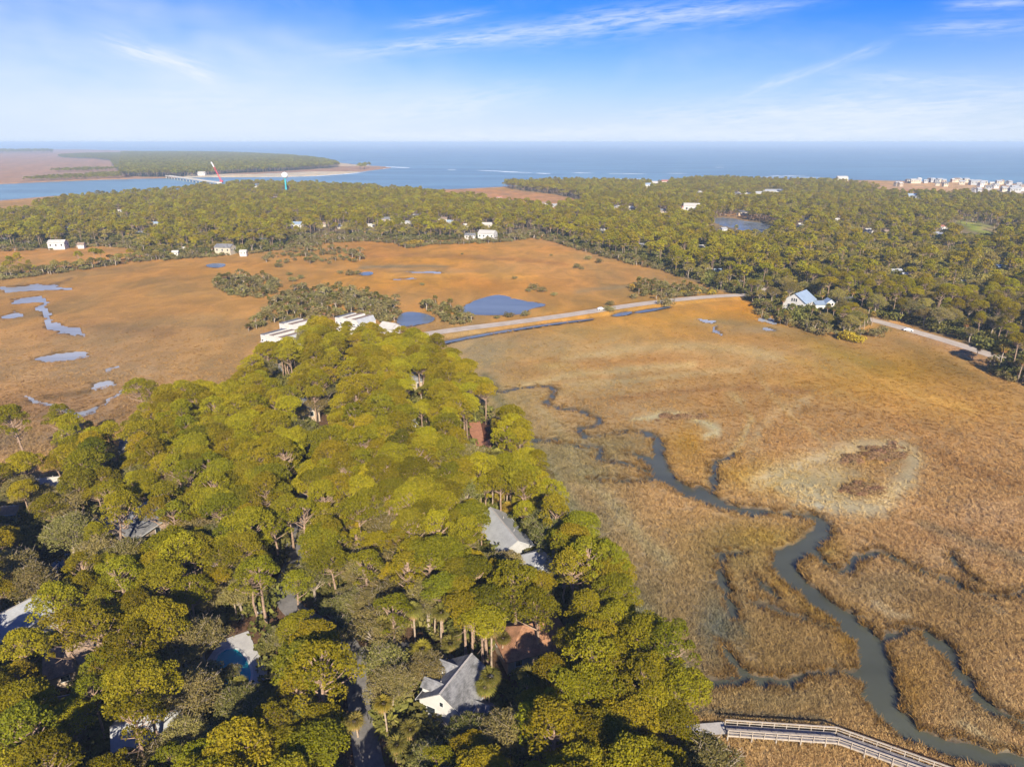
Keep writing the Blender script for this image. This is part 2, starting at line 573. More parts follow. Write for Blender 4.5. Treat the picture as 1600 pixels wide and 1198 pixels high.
SCRUBS = [chaikin(un_arr(p), 1) for p in (
    [(330, 442), (345, 434), (420, 431), (440, 447), (430, 462), (400, 468), (350, 460)],
    [(400, 402), (470, 382), (560, 393), (575, 410), (480, 414), (420, 412)],
    [(430, 465), (480, 448), (560, 457), (618, 470), (632, 490), (612, 508), (560, 496), (530, 498), (480, 505), (420, 505), (392, 522), (384, 516), (400, 500)],
    [(650, 468), (690, 476), (735, 492), (738, 505), (700, 512), (690, 498), (660, 483)],
    [(975, 452), (1010, 442), (1050, 446), (1100, 452), (1130, 462), (1085, 468), (1035, 473)],
    [(620, 380), (660, 376), (672, 384), (650, 389), (625, 388)],
    [(1180, 478), (1240, 500), (1300, 518), (1345, 524), (1350, 530), (1290, 527), (1230, 512), (1180, 492)],
    [(1440, 520), (1530, 560), (1600, 600), (1600, 612), (1540, 580)],
    [(-60, 436), (0, 431), (60, 427), (130, 418), (190, 411), (240, 401), (320, 394), (320, 399), (230, 408), (150, 419), (70, 431), (0, 438), (-60, 444)],
    [(-100, 394), (0, 390), (70, 392), (120, 387), (190, 379), (212, 387), (240, 405), (310, 400), (400, 398), (440, 388), (500, 368), (545, 372), (650, 379), (790, 376), (803, 364), (835, 364), (900, 388), (1040, 416), (1050, 430), (1040, 424), (960, 408), (835, 370), (800, 380), (650, 384), (545, 376), (440, 392), (310, 404), (240, 409), (190, 383), (0, 395)])]
SEA_LAND = un_arr([(-900, 340), (-200, 326), (0, 314), (80, 307), (170, 304), (260, 298), (330, 293), (345, 289.5), (400, 291), (470, 293), (560, 294), (640, 296), (700, 296.5), (745, 294.5), (770, 293), (860, 289), (1000, 286),
                   (1050, 284), (1120, 281.5), (1200, 280), (1300, 281), (1400, 283), (1500, 285), (1600, 288), (1900, 296), (3200, 330)])
SEA_LAND = np.vstack([SEA_LAND, [[4000, -400], [-4000, -400]]])
ISLE = chaikin(un_arr([(-900, 305), (0, 287.5), (60, 284.5), (130, 281.5), (200, 279.5), (260, 278), (300, 277), (345, 276.5), (420, 276.5), (480, 275.5), (530, 272), (560, 269), (580, 266), (600, 263.5), (614, 262),
                       (590, 259.5), (560, 257.5), (530, 254), (500, 249), (470, 246), (430, 243), (380, 240), (320, 237.5), (200, 235.5), (100, 233), (-900, 231)]), 1)
ISLE_WOOD = chaikin(un_arr([(188, 270), (210, 277), (260, 277), (330, 275), (345, 272), (400, 270), (470, 266), (530, 262), (530, 259), (500, 252), (470, 248), (430, 245), (380, 242), (320, 240), (150, 240), (90, 243), (95, 247), (170, 249), (180, 262)]), 1)
ISLE_FRINGE = chaikin(un_arr([(30, 283.5), (60, 281), (100, 278), (190, 272), (215, 278), (120, 281.5), (60, 284)]), 1)
ISLE_FRINGE2 = chaikin(un_arr([(70, 269), (120, 266), (180, 264.5), (185, 267), (110, 270)]), 1)
ISLE_TIP = chaikin(un_arr([(555, 264), (572, 262), (582, 262.5), (570, 265.5)]), 1)
FAR_WOOD = chaikin(un_arr([(-200, 240.5), (85, 240.5), (80, 238.5), (-200, 238.5)]), 1)

POND_PX = {
    'pond': [(720, 484), (738, 472), (775, 461), (790, 463), (806, 469), (858, 476), (822, 482), (819, 490), (770, 492), (735, 490)],
    'pond.001': [(621, 498), (634, 487), (662, 490), (683, 500), (640, 511), (625, 509)],
    'ditch': [(672, 538), (740, 524), (800, 514.5), (860, 505.5), (926, 498), (926, 499.5), (860, 508), (800, 517), (740, 527.5), (676, 541)],
    'ditch.001': [(955, 492), (985, 486), (988, 490), (962, 495)],
    'ditch.002': [(990, 487.5), (1015, 483), (1046, 478.5), (1048, 480), (1018, 486), (998, 489)],
    'pond.002': [(1108, 341), (1140, 340), (1165, 346), (1200, 350), (1208, 361), (1180, 365), (1150, 358), (1118, 350)],
    'pond.003': [(320, 414), (340, 411), (353, 413), (346, 418), (330, 418)],
    'forest_pond': [(45, 872), (75, 862), (118, 866), (112, 895), (95, 915), (70, 930), (40, 915), (35, 890)],
    'pond.004': [(1255, 388), (1275, 386), (1278, 391), (1260, 393)],
    'pond.005': [(560, 427), (578, 424), (584, 428), (570, 431)],
    'pond.006': [(1045, 460), (1060, 459), (1062, 463), (1050, 464)],
}
PONDS = {k: chaikin(un_arr(p), 2) for k, p in POND_PX.items()}
CREEK_PX = [
    [(1000, 672, 4), (1020, 680, 8), (1032, 692, 10), (1030, 720, 17), (1036, 745, 26), (1068, 765, 25), (1110, 782, 24), (1150, 797, 17), (1200, 801, 12), (1255, 804, 12), (1288, 815, 19), (1284, 840, 26), (1240, 865, 32), (1222, 885, 35),
     (1242, 908, 28), (1272, 932, 26), (1310, 960, 28), (1345, 985, 32), (1368, 1020, 42), (1372, 1065, 44), (1384, 1108, 44), (1420, 1145, 38), (1480, 1168, 34), (1560, 1188, 34), (1700, 1215, 36)],
    [(769, 601, 2), (772, 608, 3), (783, 612, 2), (800, 607, 1.5), (830, 603, 1.5), (859, 602, 3), (870, 610, 4), (862, 620, 4), (852, 626, 5), (863, 635, 5), (900, 639, 4), (925, 648, 4), (942, 656, 4), (930, 664, 4), (900, 669, 5), (912, 679, 7), (920, 683, 6), (957, 677, 5), (985, 672, 5), (1006, 673, 7), (1022, 681, 9)],
    [(829, 684, 2), (850, 690, 1.5), (872, 683, 3), (868, 690, 3), (889, 697, 4), (930, 695, 4), (940, 702, 5), (934, 714, 5), (945, 719, 4), (965, 720, 4), (998, 730, 5), (1024, 742, 8)],
    [(985, 708, 5), (1000, 711, 9), (1014, 720, 12), (1030, 728, 14)],
    [(1112, 785, 8), (1116, 760, 5), (1120, 742, 5), (1109, 729, 5), (1133, 718, 2), (1150, 708, 1.5)],
    [(1262, 848, 12), (1274, 860, 10), (1293, 886, 9), (1327, 894, 10), (1339, 878, 12), (1352, 866, 8), (1390, 863, 3), (1402, 876, 4), (1440, 892, 9), (1477, 904, 11), (1503, 919, 7), (1533, 930, 6), (1556, 934, 7), (1610, 926, 6)],
    [(1492, 868, 1.5), (1500, 890, 3), (1526, 910, 3)],
    [(1380, 1000, 12), (1402, 992, 9), (1421, 983, 9), (1438, 984, 10), (1462, 998, 18), (1484, 1016, 24), (1496, 1042, 15), (1521, 1084, 14), (1548, 1108, 15), (1572, 1121, 7), (1610, 1138, 4)],
    [(1349, 1053, 8), (1297, 1053, 7), (1262, 1056, 9), (1242, 1066, 15), (1187, 1064, 22), (1158, 1050, 15), (1146, 1035, 5), (1130, 1010, 2)],
    [(1160, 865, 3), (1128, 863, 2.5), (1126, 880, 2.5), (1128, 900, 3), (1143, 938, 3), (1150, 968, 2.5)],
    [(1182, 940, 1.5), (1205, 953, 2), (1242, 963, 2), (1290, 981, 3), (1325, 990, 4)],
    [(1180, 905, 1), (1210, 935, 3), (1206, 920, 2)],
    [(1090, 760, 6), (1100, 768, 10), (1085, 775, 10)],
    [(925, 748, 1), (960, 752, 1.5), (1000, 750, 2), (1022, 748, 3)],
    [(1080, 1064, 3), (1120, 1068, 6), (1157, 1066, 6)],
]
CREEKS = []
for c in CREEK_PX:
    q = chaikin(np.array(c, float), 2, closed=False)
    out = []
    for (u, v, w) in q:
        x, y = un(u, v)
        dep = project(x, y, 0)[2]
        out.append((x, y, max(.5, .5 * w * dep / F * (1.02 if w < 12 else 1.06))))
    CREEKS.append(np.array(out))

ROADS_PX = {
    'causeway_road': ([(560, 545), (640, 530), (700, 519), (800, 507), (900, 493), (1000, 477), (1100, 466), (1180, 462), (1260, 470)], 4.0),
    'marsh_road': ([(1262, 480), (1330, 494), (1372, 505), (1430, 521), (1500, 542), (1560, 562), (1640, 590), (1800, 640)], 3.6),
    'village_road': ([(1005, 398), (1030, 403), (1070, 413), (1120, 424), (1180, 450), (1262, 480)], 3.0),
    'lane': ([(640, 1420), (590, 1250), (573, 1180), (566, 1120), (556, 1040), (530, 995), (480, 975), (448, 950), (446, 920), (462, 880), (462, 845), (468, 800), (500, 740), (530, 660), (545, 600), (560, 550)], 2.1),
    'driveway': ([(556, 1030), (600, 1022), (650, 1020), (690, 1030), (705, 1050)], 1.7),
}
ROADS = {k: (chaikin(un_arr(p), 3, closed=False), w) for k, (p, w) in ROADS_PX.items()}

# ------------------------------------------------------------------ ground sheet
rows = [46.0]
while rows[-1] < 2700:
    rows.append(rows[-1] * 1.0052)
while rows[-1] < 26000:
    rows.append(rows[-1] * 1.025)
rows = np.array(rows)
NC = 560
cols = np.sinh(np.linspace(-1, 1, NC) * 1.1) / math.sinh(1.1) * 1.35
GX = (rows[:, None] * cols[None, :]).ravel()
GY = np.repeat(rows, NC)
PU, PV, _ = project(GX, GY, np.zeros_like(GX))


def land_height(x, y):
    """ground height and the masks that colour it"""
    z = np.zeros_like(x)
    land = inside(SEA_LAND, x, y) | inside(ISLE, x, y)
    z = np.where(land, .0, -3.0)
    far = y > 900
    z = np.where(far & land, .8, z)
    pen = inside(PEN, x, y)
    back = inside(BACK, x, y)
    near = (y < 480) & (y > 40)
    dp, _ = dist_line([(a, b) for a, b in PEN], x, y, True)
    z = np.where(pen, np.clip(dp / 9.0, 0, 1) * 1.1 + .12 * wav(x, y, 7.0), z)
    z = np.where(back & ~far, .5, z)
    marsh = land & ~pen & ~back
    z = np.where(marsh & near, z + .16 * wav(x, y, 11.0) + .08 * wav(x, y, 2.7, 4), z)
    bank = np.zeros_like(x)
    for c in CREEKS:
        lo, hi = c[:, :2].min(0) - 9, c[:, :2].max(0) + 9
        k = np.where((x > lo[0]) & (x < hi[0]) & (y > lo[1]) & (y < hi[1]))[0]
        if len(k) == 0:
            continue
        d, w = dist_line(c, x[k] + .9 * wav(x[k], y[k], 2.6, 2) + .5 * wav(x[k], y[k], .9, 5), y[k] + .9 * wav(x[k], y[k], 2.9, 7) + .5 * wav(x[k], y[k], 1.0, 3))
        e = d - w
        z[k] = np.minimum(z[k], np.where(e < 0, -.75 - np.clip(-e / 3, 0, .6), -.75 + np.clip(e / .9, 0, 1) * .8))
        bank[k] = np.maximum(bank[k], np.clip(1 - np.maximum(e, 0) / 2.2, 0, 1))
    for k_, p in PONDS.items():
        lo, hi = p.min(0) - 4, p.max(0) + 4
        k = np.where((x > lo[0]) & (x < hi[0]) & (y > lo[1]) & (y < hi[1]))[0]
        if len(k) == 0:
            continue
        ins = inside(p, x[k] + 1.3 * wav(x[k], y[k], 3.1, 4) + .6 * wav(x[k], y[k], 1.1, 2), y[k] + 1.6 * wav(x[k], y[k], 3.7, 9))
        z[k] = np.where(ins, -1.2, np.minimum(z[k], .6))
        d, _ = dist_line([tuple(q) for q in p], x[k], y[k], True)
        bank[k] = np.maximum(bank[k], np.where(ins, 1, np.clip(1 - d / 2.5, 0, 1)))
    for k_, (p, w) in ROADS.items():
        lo, hi = p.min(0) - 14, p.max(0) + 14
        k = np.where((x > lo[0]) & (x < hi[0]) & (y > lo[1]) & (y < hi[1]))[0]
        if len(k) == 0:
            continue
        d, _ = dist_line([tuple(q) for q in p], x[k], y[k])
        zr = 1.05 if k_ in ('lane', 'driveway') else .9
        t = np.clip((d - w - 1.3) / 3.0, 0, 1)
        t = t * t * (3 - 2 * t)
        z[k] = np.where(d < w + 4.3, zr * (1 - t) + z[k] * t, z[k])
    return z, land, pen, back, bank


GZ, LAND, PENM, BACKM, BANK = land_height(GX, GY)

soil = np.empty((len(GX), 3))
KA = 1.68                                    # lit colour -> albedo
soil[:] = srgb(190, 146, 98, 1 / KA)
WU = PU + 9 * wav(GX, GY, 16.0, 3) + 4 * wav(GX, GY, 5.0, 9)
WV = PV + (5 * wav(GX, GY, 14.0, 5) + 2 * wav(GX, GY, 4.0, 1)) * np.clip((PV - 250) / 500, .1, 1)


def blob(u, v, ru, rv, col, s=.8, rot=0.0, hard=1.0):
    c, n = math.cos(R(rot)), math.sin(R(rot))
    k = np.where((np.abs(WU - u) < 3 * max(ru, rv)) & (np.abs(WV - v) < 3 * max(ru, rv)))[0]
    a = ((WU[k] - u) * c + (WV[k] - v) * n) / ru
    b = (-(WU[k] - u) * n + (WV[k] - v) * c) / rv
    q = (a * a + b * b) ** hard
    w = (np.exp(-q) * min(s * 1.2, .95))[:, None]
    soil[k] = soil[k] * (1 - w) + np.array(srgb(*col, 1 / KA)) * w


def stroke(px, col, s=.8):
    p = np.array(px, float)
    lo, hi = p[:, :2].min(0) - 60, p[:, :2].max(0) + 60
    k = np.where((WU > lo[0]) & (WU < hi[0]) & (WV > lo[1]) & (WV < hi[1]))[0]
    p = chaikin(p, 2, closed=False)
    best = np.zeros(len(k))
    for i in range(len(p) - 1):
        a, b = p[i], p[i + 1]
        dx, dy = b[0] - a[0], b[1] - a[1]
        t = np.clip(((WU[k] - a[0]) * dx + (WV[k] - a[1]) * dy) / (dx * dx + dy * dy + 1e-9), 0, 1)
        d = np.hypot(WU[k] - a[0] - t * dx, WV[k] - a[1] - t * dy)
        best = np.maximum(best, np.exp(-(d / (a[2] * (1 - t) + b[2] * t)) ** 2))
    w = (best * min(s * 1.35, .95))[:, None]
    soil[k] = soil[k] * (1 - w) + np.array(srgb(*col, 1 / KA)) * w


for args in [
    # the orange back marsh
    (700, 415, 300, 60, (206, 150, 84), .85), (620, 392, 90, 16, (186, 132, 76), .6), (760, 385, 120, 16, (206, 148, 82), .6), (700, 405, 120, 14, (214, 152, 64), .7), (850, 415, 120, 22, (208, 158, 104), .6),
    (960, 440, 90, 18, (190, 142, 92), .6), (650, 440, 110, 14, (212, 150, 66), .6), (760, 445, 90, 10, (200, 140, 70), .6), (560, 440, 60, 12, (205, 150, 74), .5), (900, 470, 120, 14, (186, 136, 84), .5), (640, 420, 60, 6, (170, 140, 106), .5), (690, 425, 60, 4, (175, 145, 115), .5), (1010, 455, 60, 14, (176, 138, 92), .6),
    # left marsh
    (330, 425, 140, 22, (198, 146, 82), .7), (90, 397, 140, 16, (208, 150, 90), .8), (290, 470, 120, 30, (196, 146, 88), .7), (150, 560, 260, 70, (184, 144, 104), .8), (60, 640, 180, 34, (166, 126, 90), .8), (-10, 690, 130, 26, (150, 122, 94), .7),
    (60, 480, 90, 24, (180, 136, 88), .6), (200, 440, 120, 12, (180, 136, 86), .6), (320, 560, 50, 40, (190, 146, 96), .5), (130, 650, 90, 16, (158, 124, 90), .5), (360, 480, 40, 20, (196, 150, 96), .5), (120, 420, 120, 6, (186, 136, 88), .5),
    # right marsh, far half
    (1080, 500, 260, 34, (206, 152, 74), .85), (1180, 480, 60, 16, (214, 148, 58), .8), (1290, 540, 130, 16, (164, 124, 72), .7, 12), (1330, 600, 190, 34, (194, 144, 70), .8), (1410, 575, 90, 30, (178, 134, 56), .7), (1460, 640, 160, 30, (200, 150, 80), .7),
    (1120, 560, 180, 22, (196, 156, 108), .7), (1000, 565, 80, 14, (192, 140, 84), .7), (880, 575, 80, 22, (186, 140, 88), .8), (862, 574, 30, 8, (204, 170, 118), .7), (1330, 690, 240, 50, (190, 142, 92), .7), (1140, 630, 150, 34, (188, 142, 90), .7),
    (960, 520, 100, 14, (196, 156, 100), .6), (1010, 590, 110, 10, (178, 138, 88), .5, -6), (930, 604, 80, 8, (196, 164, 118), .5, -8), (1000, 612, 100, 8, (196, 160, 112), .5, -4), (1330, 560, 80, 12, (190, 150, 70), .6, 20), (1500, 600, 60, 12, (170, 130, 70), .5, 20), (1480, 570, 90, 12, (150, 116, 66), .6, 25),
    (820, 540, 80, 16, (190, 158, 116), .6), (780, 528, 50, 10, (178, 138, 92), .6), (1180, 515, 60, 8, (160, 140, 116), .5), (1115, 505, 50, 6, (170, 146, 112), .5),
    # pale strip beside the wood
    (745, 560, 50, 40, (186, 156, 118), .8), (790, 630, 70, 50, (176, 148, 106), .8), (860, 720, 80, 60, (160, 136, 98), .8), (920, 830, 80, 80, (152, 126, 90), .8), (1010, 950, 80, 90, (140, 116, 84), .8), (960, 700, 80, 30, (150, 128, 90), .6), (900, 780, 60, 30, (166, 134, 96), .5),
    # near marsh
    (1220, 1020, 220, 150, (152, 118, 74), .85), (1460, 980, 220, 130, (160, 122, 78), .85), (1150, 860, 90, 50, (156, 124, 76), .8), (1500, 840, 160, 60, (176, 132, 88), .7), (1210, 750, 110, 26, (182, 140, 62), .7, 8), (1075, 695, 34, 30, (182, 136, 62), .7), (1150, 700, 30, 20, (182, 140, 92), .5),
    (1230, 900, 22, 26, (176, 130, 48), .7), (1290, 960, 40, 16, (170, 128, 52), .7, 25), (1210, 840, 60, 20, (170, 132, 62), .6), (1290, 860, 30, 16, (168, 128, 62), .6), (1340, 1000, 30, 30, (172, 126, 48), .5), (1420, 1080, 40, 50, (160, 118, 60), .6), (1120, 980, 40, 60, (120, 106, 84), .7),
    (1060, 1070, 36, 24, (112, 98, 84), .8), (1380, 920, 60, 24, (168, 138, 100), .5), (1480, 870, 40, 16, (186, 150, 112), .5), (1010, 640, 90, 10, (190, 150, 104), .5), (1200, 1100, 120, 20, (150, 122, 84), .5), (1540, 1120, 60, 40, (160, 128, 88), .5), (930, 745, 50, 16, (140, 122, 84), .5),
    (1300, 748, 62, 32, (186, 156, 112), .75), (1372, 712, 46, 14, (178, 134, 76), .8), (1345, 762, 40, 12, (172, 128, 70), .8), (1280, 790, 10, 4, (230, 204, 170), .9), (1065, 652, 26, 4, (184, 130, 72), .9), (1545, 800, 60, 20, (190, 150, 112), .5),
]:
    blob(*args)
stroke([(1190, 748, 18), (1250, 722, 15), (1300, 706, 12), (1350, 693, 11), (1402, 698, 12), (1436, 722, 15), (1424, 745, 16), (1398, 768, 17), (1388, 786, 17), (1350, 800, 15), (1310, 794, 15), (1270, 776, 18), (1230, 760, 18)], (204, 172, 128), .62)
stroke([(985, 655, 4), (1020, 650, 5), (1060, 648, 5), (1095, 660, 6), (1128, 676, 7), (1105, 684, 6)], (208, 180, 136), .8)
stroke([(1120, 730, 3), (1150, 705, 4), (1172, 680, 4), (1170, 640, 5), (1140, 610, 7)], (196, 164, 116), .6)
for px, c_, s_ in [([(880, 560, 6), (960, 548, 9), (1060, 540, 10), (1160, 545, 8), (1230, 560, 6)], (204, 172, 128), .6), ([(820, 600, 5), (900, 585, 6), (990, 575, 6), (1080, 570, 5)], (202, 172, 128), .55), ([(960, 625, 5), (1060, 612, 6), (1160, 606, 6), (1260, 612, 5)], (176, 130, 84), .6), ([(1150, 640, 8), (1260, 640, 9), (1380, 650, 9), (1500, 680, 8)], (176, 132, 84), .55),
                   ([(1450, 700, 12), (1520, 740, 14), (1600, 760, 14)], (172, 126, 80), .55), ([(1230, 560, 8), (1320, 580, 9), (1420, 610, 9), (1520, 640, 8)], (204, 158, 88), .5), ([(760, 590, 10), (800, 650, 14), (850, 730, 18), (900, 830, 20), (960, 920, 20), (1030, 1000, 20), (1080, 1080, 16)], (146, 128, 96), .7), ([(850, 640, 8), (900, 720, 10), (960, 800, 12), (1040, 880, 14)], (170, 146, 108), .45),
                   ([(540, 400, 3), (640, 398, 4), (760, 402, 4), (880, 412, 4)], (186, 134, 84), .55), ([(600, 432, 3), (720, 428, 4), (840, 432, 3)], (222, 164, 88), .5), ([(560, 418, 3), (640, 414, 3), (700, 418, 2)], (150, 132, 110), .55), ([(900, 455, 4), (980, 448, 4), (1030, 436, 4)], (160, 136, 108), .5), ([(60, 520, 10), (160, 510, 12), (260, 520, 10)], (168, 128, 90), .5), ([(20, 590, 8), (120, 582, 9), (240, 575, 8)], (192, 152, 112), .5),
                   ([(1180, 700, 8), (1200, 650, 8), (1260, 625, 7)], (202, 166, 122), .45), ([(1440, 820, 10), (1520, 850, 10), (1600, 880, 10)], (150, 122, 90), .5), ([(1330, 900, 12), (1420, 930, 14), (1540, 960, 12)], (142, 108, 70), .45)]:
    stroke(px, c_, s_)
stroke([(1190, 600, 4), (1230, 640, 4), (1290, 690, 3)], (200, 162, 112), .5)
stroke([(880, 600, 4), (960, 596, 5), (1060, 585, 5), (1160, 578, 5)], (200, 168, 124), .5)
stroke([(700, 575, 5), (800, 560, 6), (900, 545, 6), (960, 530, 4)], (192, 160, 116), .4)
stroke([(1370, 945, 6), (1400, 965, 6), (1430, 968, 4)], (186, 156, 120), .5)
stroke([(1500, 1130, 6), (1540, 1160, 7), (1600, 1180, 6)], (186, 156, 116), .6)
stroke([(0, 640, 3), (60, 625, 3), (140, 612, 3)], (140, 108, 74), .6)
stroke([(30, 450, 4), (90, 445, 3), (110, 434, 2)], (130, 104, 80), .6)
stroke([(440, 440, 3), (520, 470, 3), (560, 430, 3)], (170, 132, 84), .5)
stroke([(1120, 860, 3), (1126, 900, 3), (1150, 968, 3), (1160, 1000, 4)], (112, 94, 68), .6)
stroke([(1075, 1115, 5), (1120, 1118, 4), (1200, 1120, 4), (1300, 1128, 3)], (118, 98, 76), .6)  # dark line beyond the boardwalk: its rail's shadow painted into the soil colour
# shallow pans of water on the marsh: the ground dips below the water there
PAN = np.zeros(len(GX))
for px in ([(4, 452, 2), (40, 450, 3), (70, 447, 3), (105, 451, 2)], [(66, 465, 3), (62, 480, 4), (75, 492, 5), (70, 505, 5), (95, 515, 4), (115, 520, 3)], [(60, 560, 3), (95, 556, 5), (135, 553, 3)], [(148, 606, 3), (180, 598, 4)], [(100, 655, 3), (150, 640, 3), (190, 612, 2)], [(168, 575, 2), (180, 572, 2)], [(5, 495, 2), (30, 490, 3)], [(1120, 512, 3), (1130, 518, 3)], [(1095, 500, 2), (1115, 504, 2)], [(1180, 498, 2), (1200, 500, 3), (1215, 503, 2)], [(1195, 512, 2), (1212, 515, 2)], [(20, 470, 2), (60, 466, 2)], [(84, 505, 2), (120, 516, 3), (130, 524, 2)], [(40, 620, 2), (90, 640, 2), (130, 648, 3)], [(640, 424, 1), (690, 425, 1)], [(610, 436, 1), (650, 434, 1)]):
    p = np.array(px, float)
    k = np.where((WU > p[:, 0].min() - 40) & (WU < p[:, 0].max() + 40) & (WV > p[:, 1].min() - 25) & (WV < p[:, 1].max() + 25))[0]
    d, w_ = dist_line([(q[0], q[1], q[2]) for q in p], WU[k], WV[k])
    PAN[k] = np.maximum(PAN[k], np.clip(1.25 - d / (w_ * 1.7), 0, 1))
PAN = PAN + .34 * wav(GX, GY, 6.5, 3) + .22 * wav(GX, GY, 2.6, 8) * (PAN > 0)
_p = (PAN > .52) & ~PENM
soil = np.where((PAN > .36)[:, None] & ~PENM[:, None], soil * .62, soil)
GZ = np.where(_p, -.55, GZ)
_m = soil.mean(0)
soil = np.clip(_m + (soil - _m) * 1.2, .015, .8)
# the grass is greyer near by and more golden far off
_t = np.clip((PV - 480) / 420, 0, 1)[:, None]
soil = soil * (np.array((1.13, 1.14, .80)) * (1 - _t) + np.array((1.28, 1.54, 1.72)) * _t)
# banks: dark mud at the water's edge
w = np.clip(BANK * 1.5 - .25, 0, 1)[:, None] * (~PENM)[:, None] * .95
mud = np.array((.062, .052, .042)) * (.8 + .3 * wav(GX, GY, 2.3, 3))[:, None]
near_m = (GY < 400)[:, None]
soil = np.where(near_m, soil * (1 - w) + mud * w, soil)
# forest floors
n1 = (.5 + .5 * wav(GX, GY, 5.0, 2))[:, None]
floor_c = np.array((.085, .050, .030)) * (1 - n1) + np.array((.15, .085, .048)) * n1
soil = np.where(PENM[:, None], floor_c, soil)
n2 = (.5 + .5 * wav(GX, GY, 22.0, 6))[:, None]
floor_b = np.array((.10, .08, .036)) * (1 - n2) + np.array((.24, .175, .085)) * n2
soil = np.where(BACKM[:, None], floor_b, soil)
for args in [(1395, 508, 60, 5, (226, 178, 120), .9, 17), (1500, 548, 70, 7, (206, 160, 112), .8, 22), (1530, 356, 36, 9, (160, 176, 62), .95, 20, 2), (1512, 343, 16, 4, (226, 190, 120), .9, 20), (1560, 364, 30, 4, (206, 176, 130), .8, 20),
             (1500, 294, 130, 9, (232, 186, 128), .9, 4, 2), (1400, 296, 40, 6, (232, 184, 130), .9, 4), (1420, 300, 40, 5, (226, 168, 120), .9), (1580, 300, 60, 6, (224, 196, 160), .8), (1030, 286, 60, 2.5, (226, 190, 140), .9), (1110, 297, 40, 3, (224, 184, 120), .8),
             (1165, 338, 60, 4, (216, 160, 100), .9, 5), (1135, 346, 30, 2.5, (220, 160, 96), .8), (1250, 364, 40, 3, (206, 156, 106), .7), (1040, 402, 40, 4, (214, 176, 110), .8, 8), (900, 388, 60, 4, (190, 150, 100), .6, 14), (1120, 425, 60, 4, (206, 166, 116), .7, 18), (1385, 364, 20, 4, (206, 170, 130), .7),
             (755, 685, 16, 26, (140, 82, 56), .8, -30), (840, 900, 20, 20, (110, 76, 60), .6), (690, 1020, 40, 14, (120, 86, 60), .6), (790, 1130, 40, 20, (100, 70, 52), .6), (475, 985, 20, 12, (120, 80, 56), .6)]:
    blob(*args)
orange = inside(chaikin(un_arr([(690, 297), (740, 295), (800, 298), (895, 309), (918, 322), (870, 331), (790, 326), (715, 312)]), 1), GX, GY)
soil = np.where(orange[:, None], np.array(srgb(212, 156, 98, 1 / KA)), soil)
isle = inside(ISLE, GX, GY)
iw = inside(ISLE_WOOD, GX, GY)
soil = np.where(isle[:, None], np.array(srgb(202, 158, 120, 1 / KA)) * (.82 + .3 * n2), soil)
soil = np.where(iw[:, None], np.array((.05, .06, .03)), soil)
k = isle & (PU > 290) & (PV > 268.5) & (PU + (PV - 270) * 20 > 330)
soil = np.where((k & (PV > 272.5 - np.clip((PU - 400) / 22, 0, 9)))[:, None], np.array(srgb(240, 222, 186, 1 / KA)), soil)
soil = np.where((isle & (PU > 505) & (PV < 260))[:, None], np.array(srgb(232, 206, 168, 1 / KA)), soil)
dsh, _ = dist_line([tuple(q) for q in SEA_LAND[:-2]], GX, GY)
soil = np.where(((dsh < 26) & LAND & (GY > 900) & (PU < 1300))[:, None], np.array(srgb(214, 168, 124, 1 / KA)), soil)
soil = np.clip(soil, .01, .8)

idx = np.arange(len(rows) * NC).reshape(len(rows), NC)
GF = np.stack([idx[:-1, :-1], idx[:-1, 1:], idx[1:, 1:], idx[1:, :-1]], -1).reshape(-1, 4)
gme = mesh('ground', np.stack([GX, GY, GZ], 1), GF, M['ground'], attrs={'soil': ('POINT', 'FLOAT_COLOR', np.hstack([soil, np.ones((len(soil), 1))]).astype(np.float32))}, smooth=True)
tag(link('ground', gme), kind='structure')
_lr = np.log(rows)


def sample_grid(x, y, arr):
    """value of a ground-sheet array at world points"""
    r = np.clip(np.interp(np.log(np.maximum(y, 47)), _lr, np.arange(len(rows))).astype(int), 0, len(rows) - 1)
    c = np.clip(np.searchsorted(cols, x / np.maximum(y, 1)), 0, NC - 1)
    return arr[r * NC + c]


def gz(x, y):
    return float(sample_grid(np.array([x]), np.array([y]), GZ)[0])


# ------------------------------------------------------------------ water
S = 150000.0
sm = bpy.data.meshes.new('sea')
sm.from_pydata([(-S, 1150, -.9), (S, 1150, -.9), (S, S, -.9), (-S, S, -.9)], [], [(0, 1, 2, 3)])
sm.materials.append(M['sea'])
tag(link('sea', sm), kind='structure')


def sheet(name, outline, z, mat, kind='structure'):
    me = bpy.data.meshes.new(name)
    me.from_pydata([(p[0], p[1], z) for p in outline], [], [tuple(range(len(outline)))])
    me.materials.append(mat)
    me.update()
    return tag(link(name, me), kind=kind)


sheet('creek', un_arr([(700, 585), (1180, 585), (1700, 820), (1750, 1300), (1300, 1300), (1040, 1040)]), -.42, M['creek'])
for k_, p in PONDS.items():
    c = p.mean(0)
    big = c + (p - c) * (1.06 if not k_.startswith('ditch') else 1.01) + np.sign(p - c) * .4
    sheet(k_.split('.')[0], big, .02 if k_ not in ('forest_pond',) else .35, M['dark_pond'] if k_ == 'forest_pond' else M['pond'])


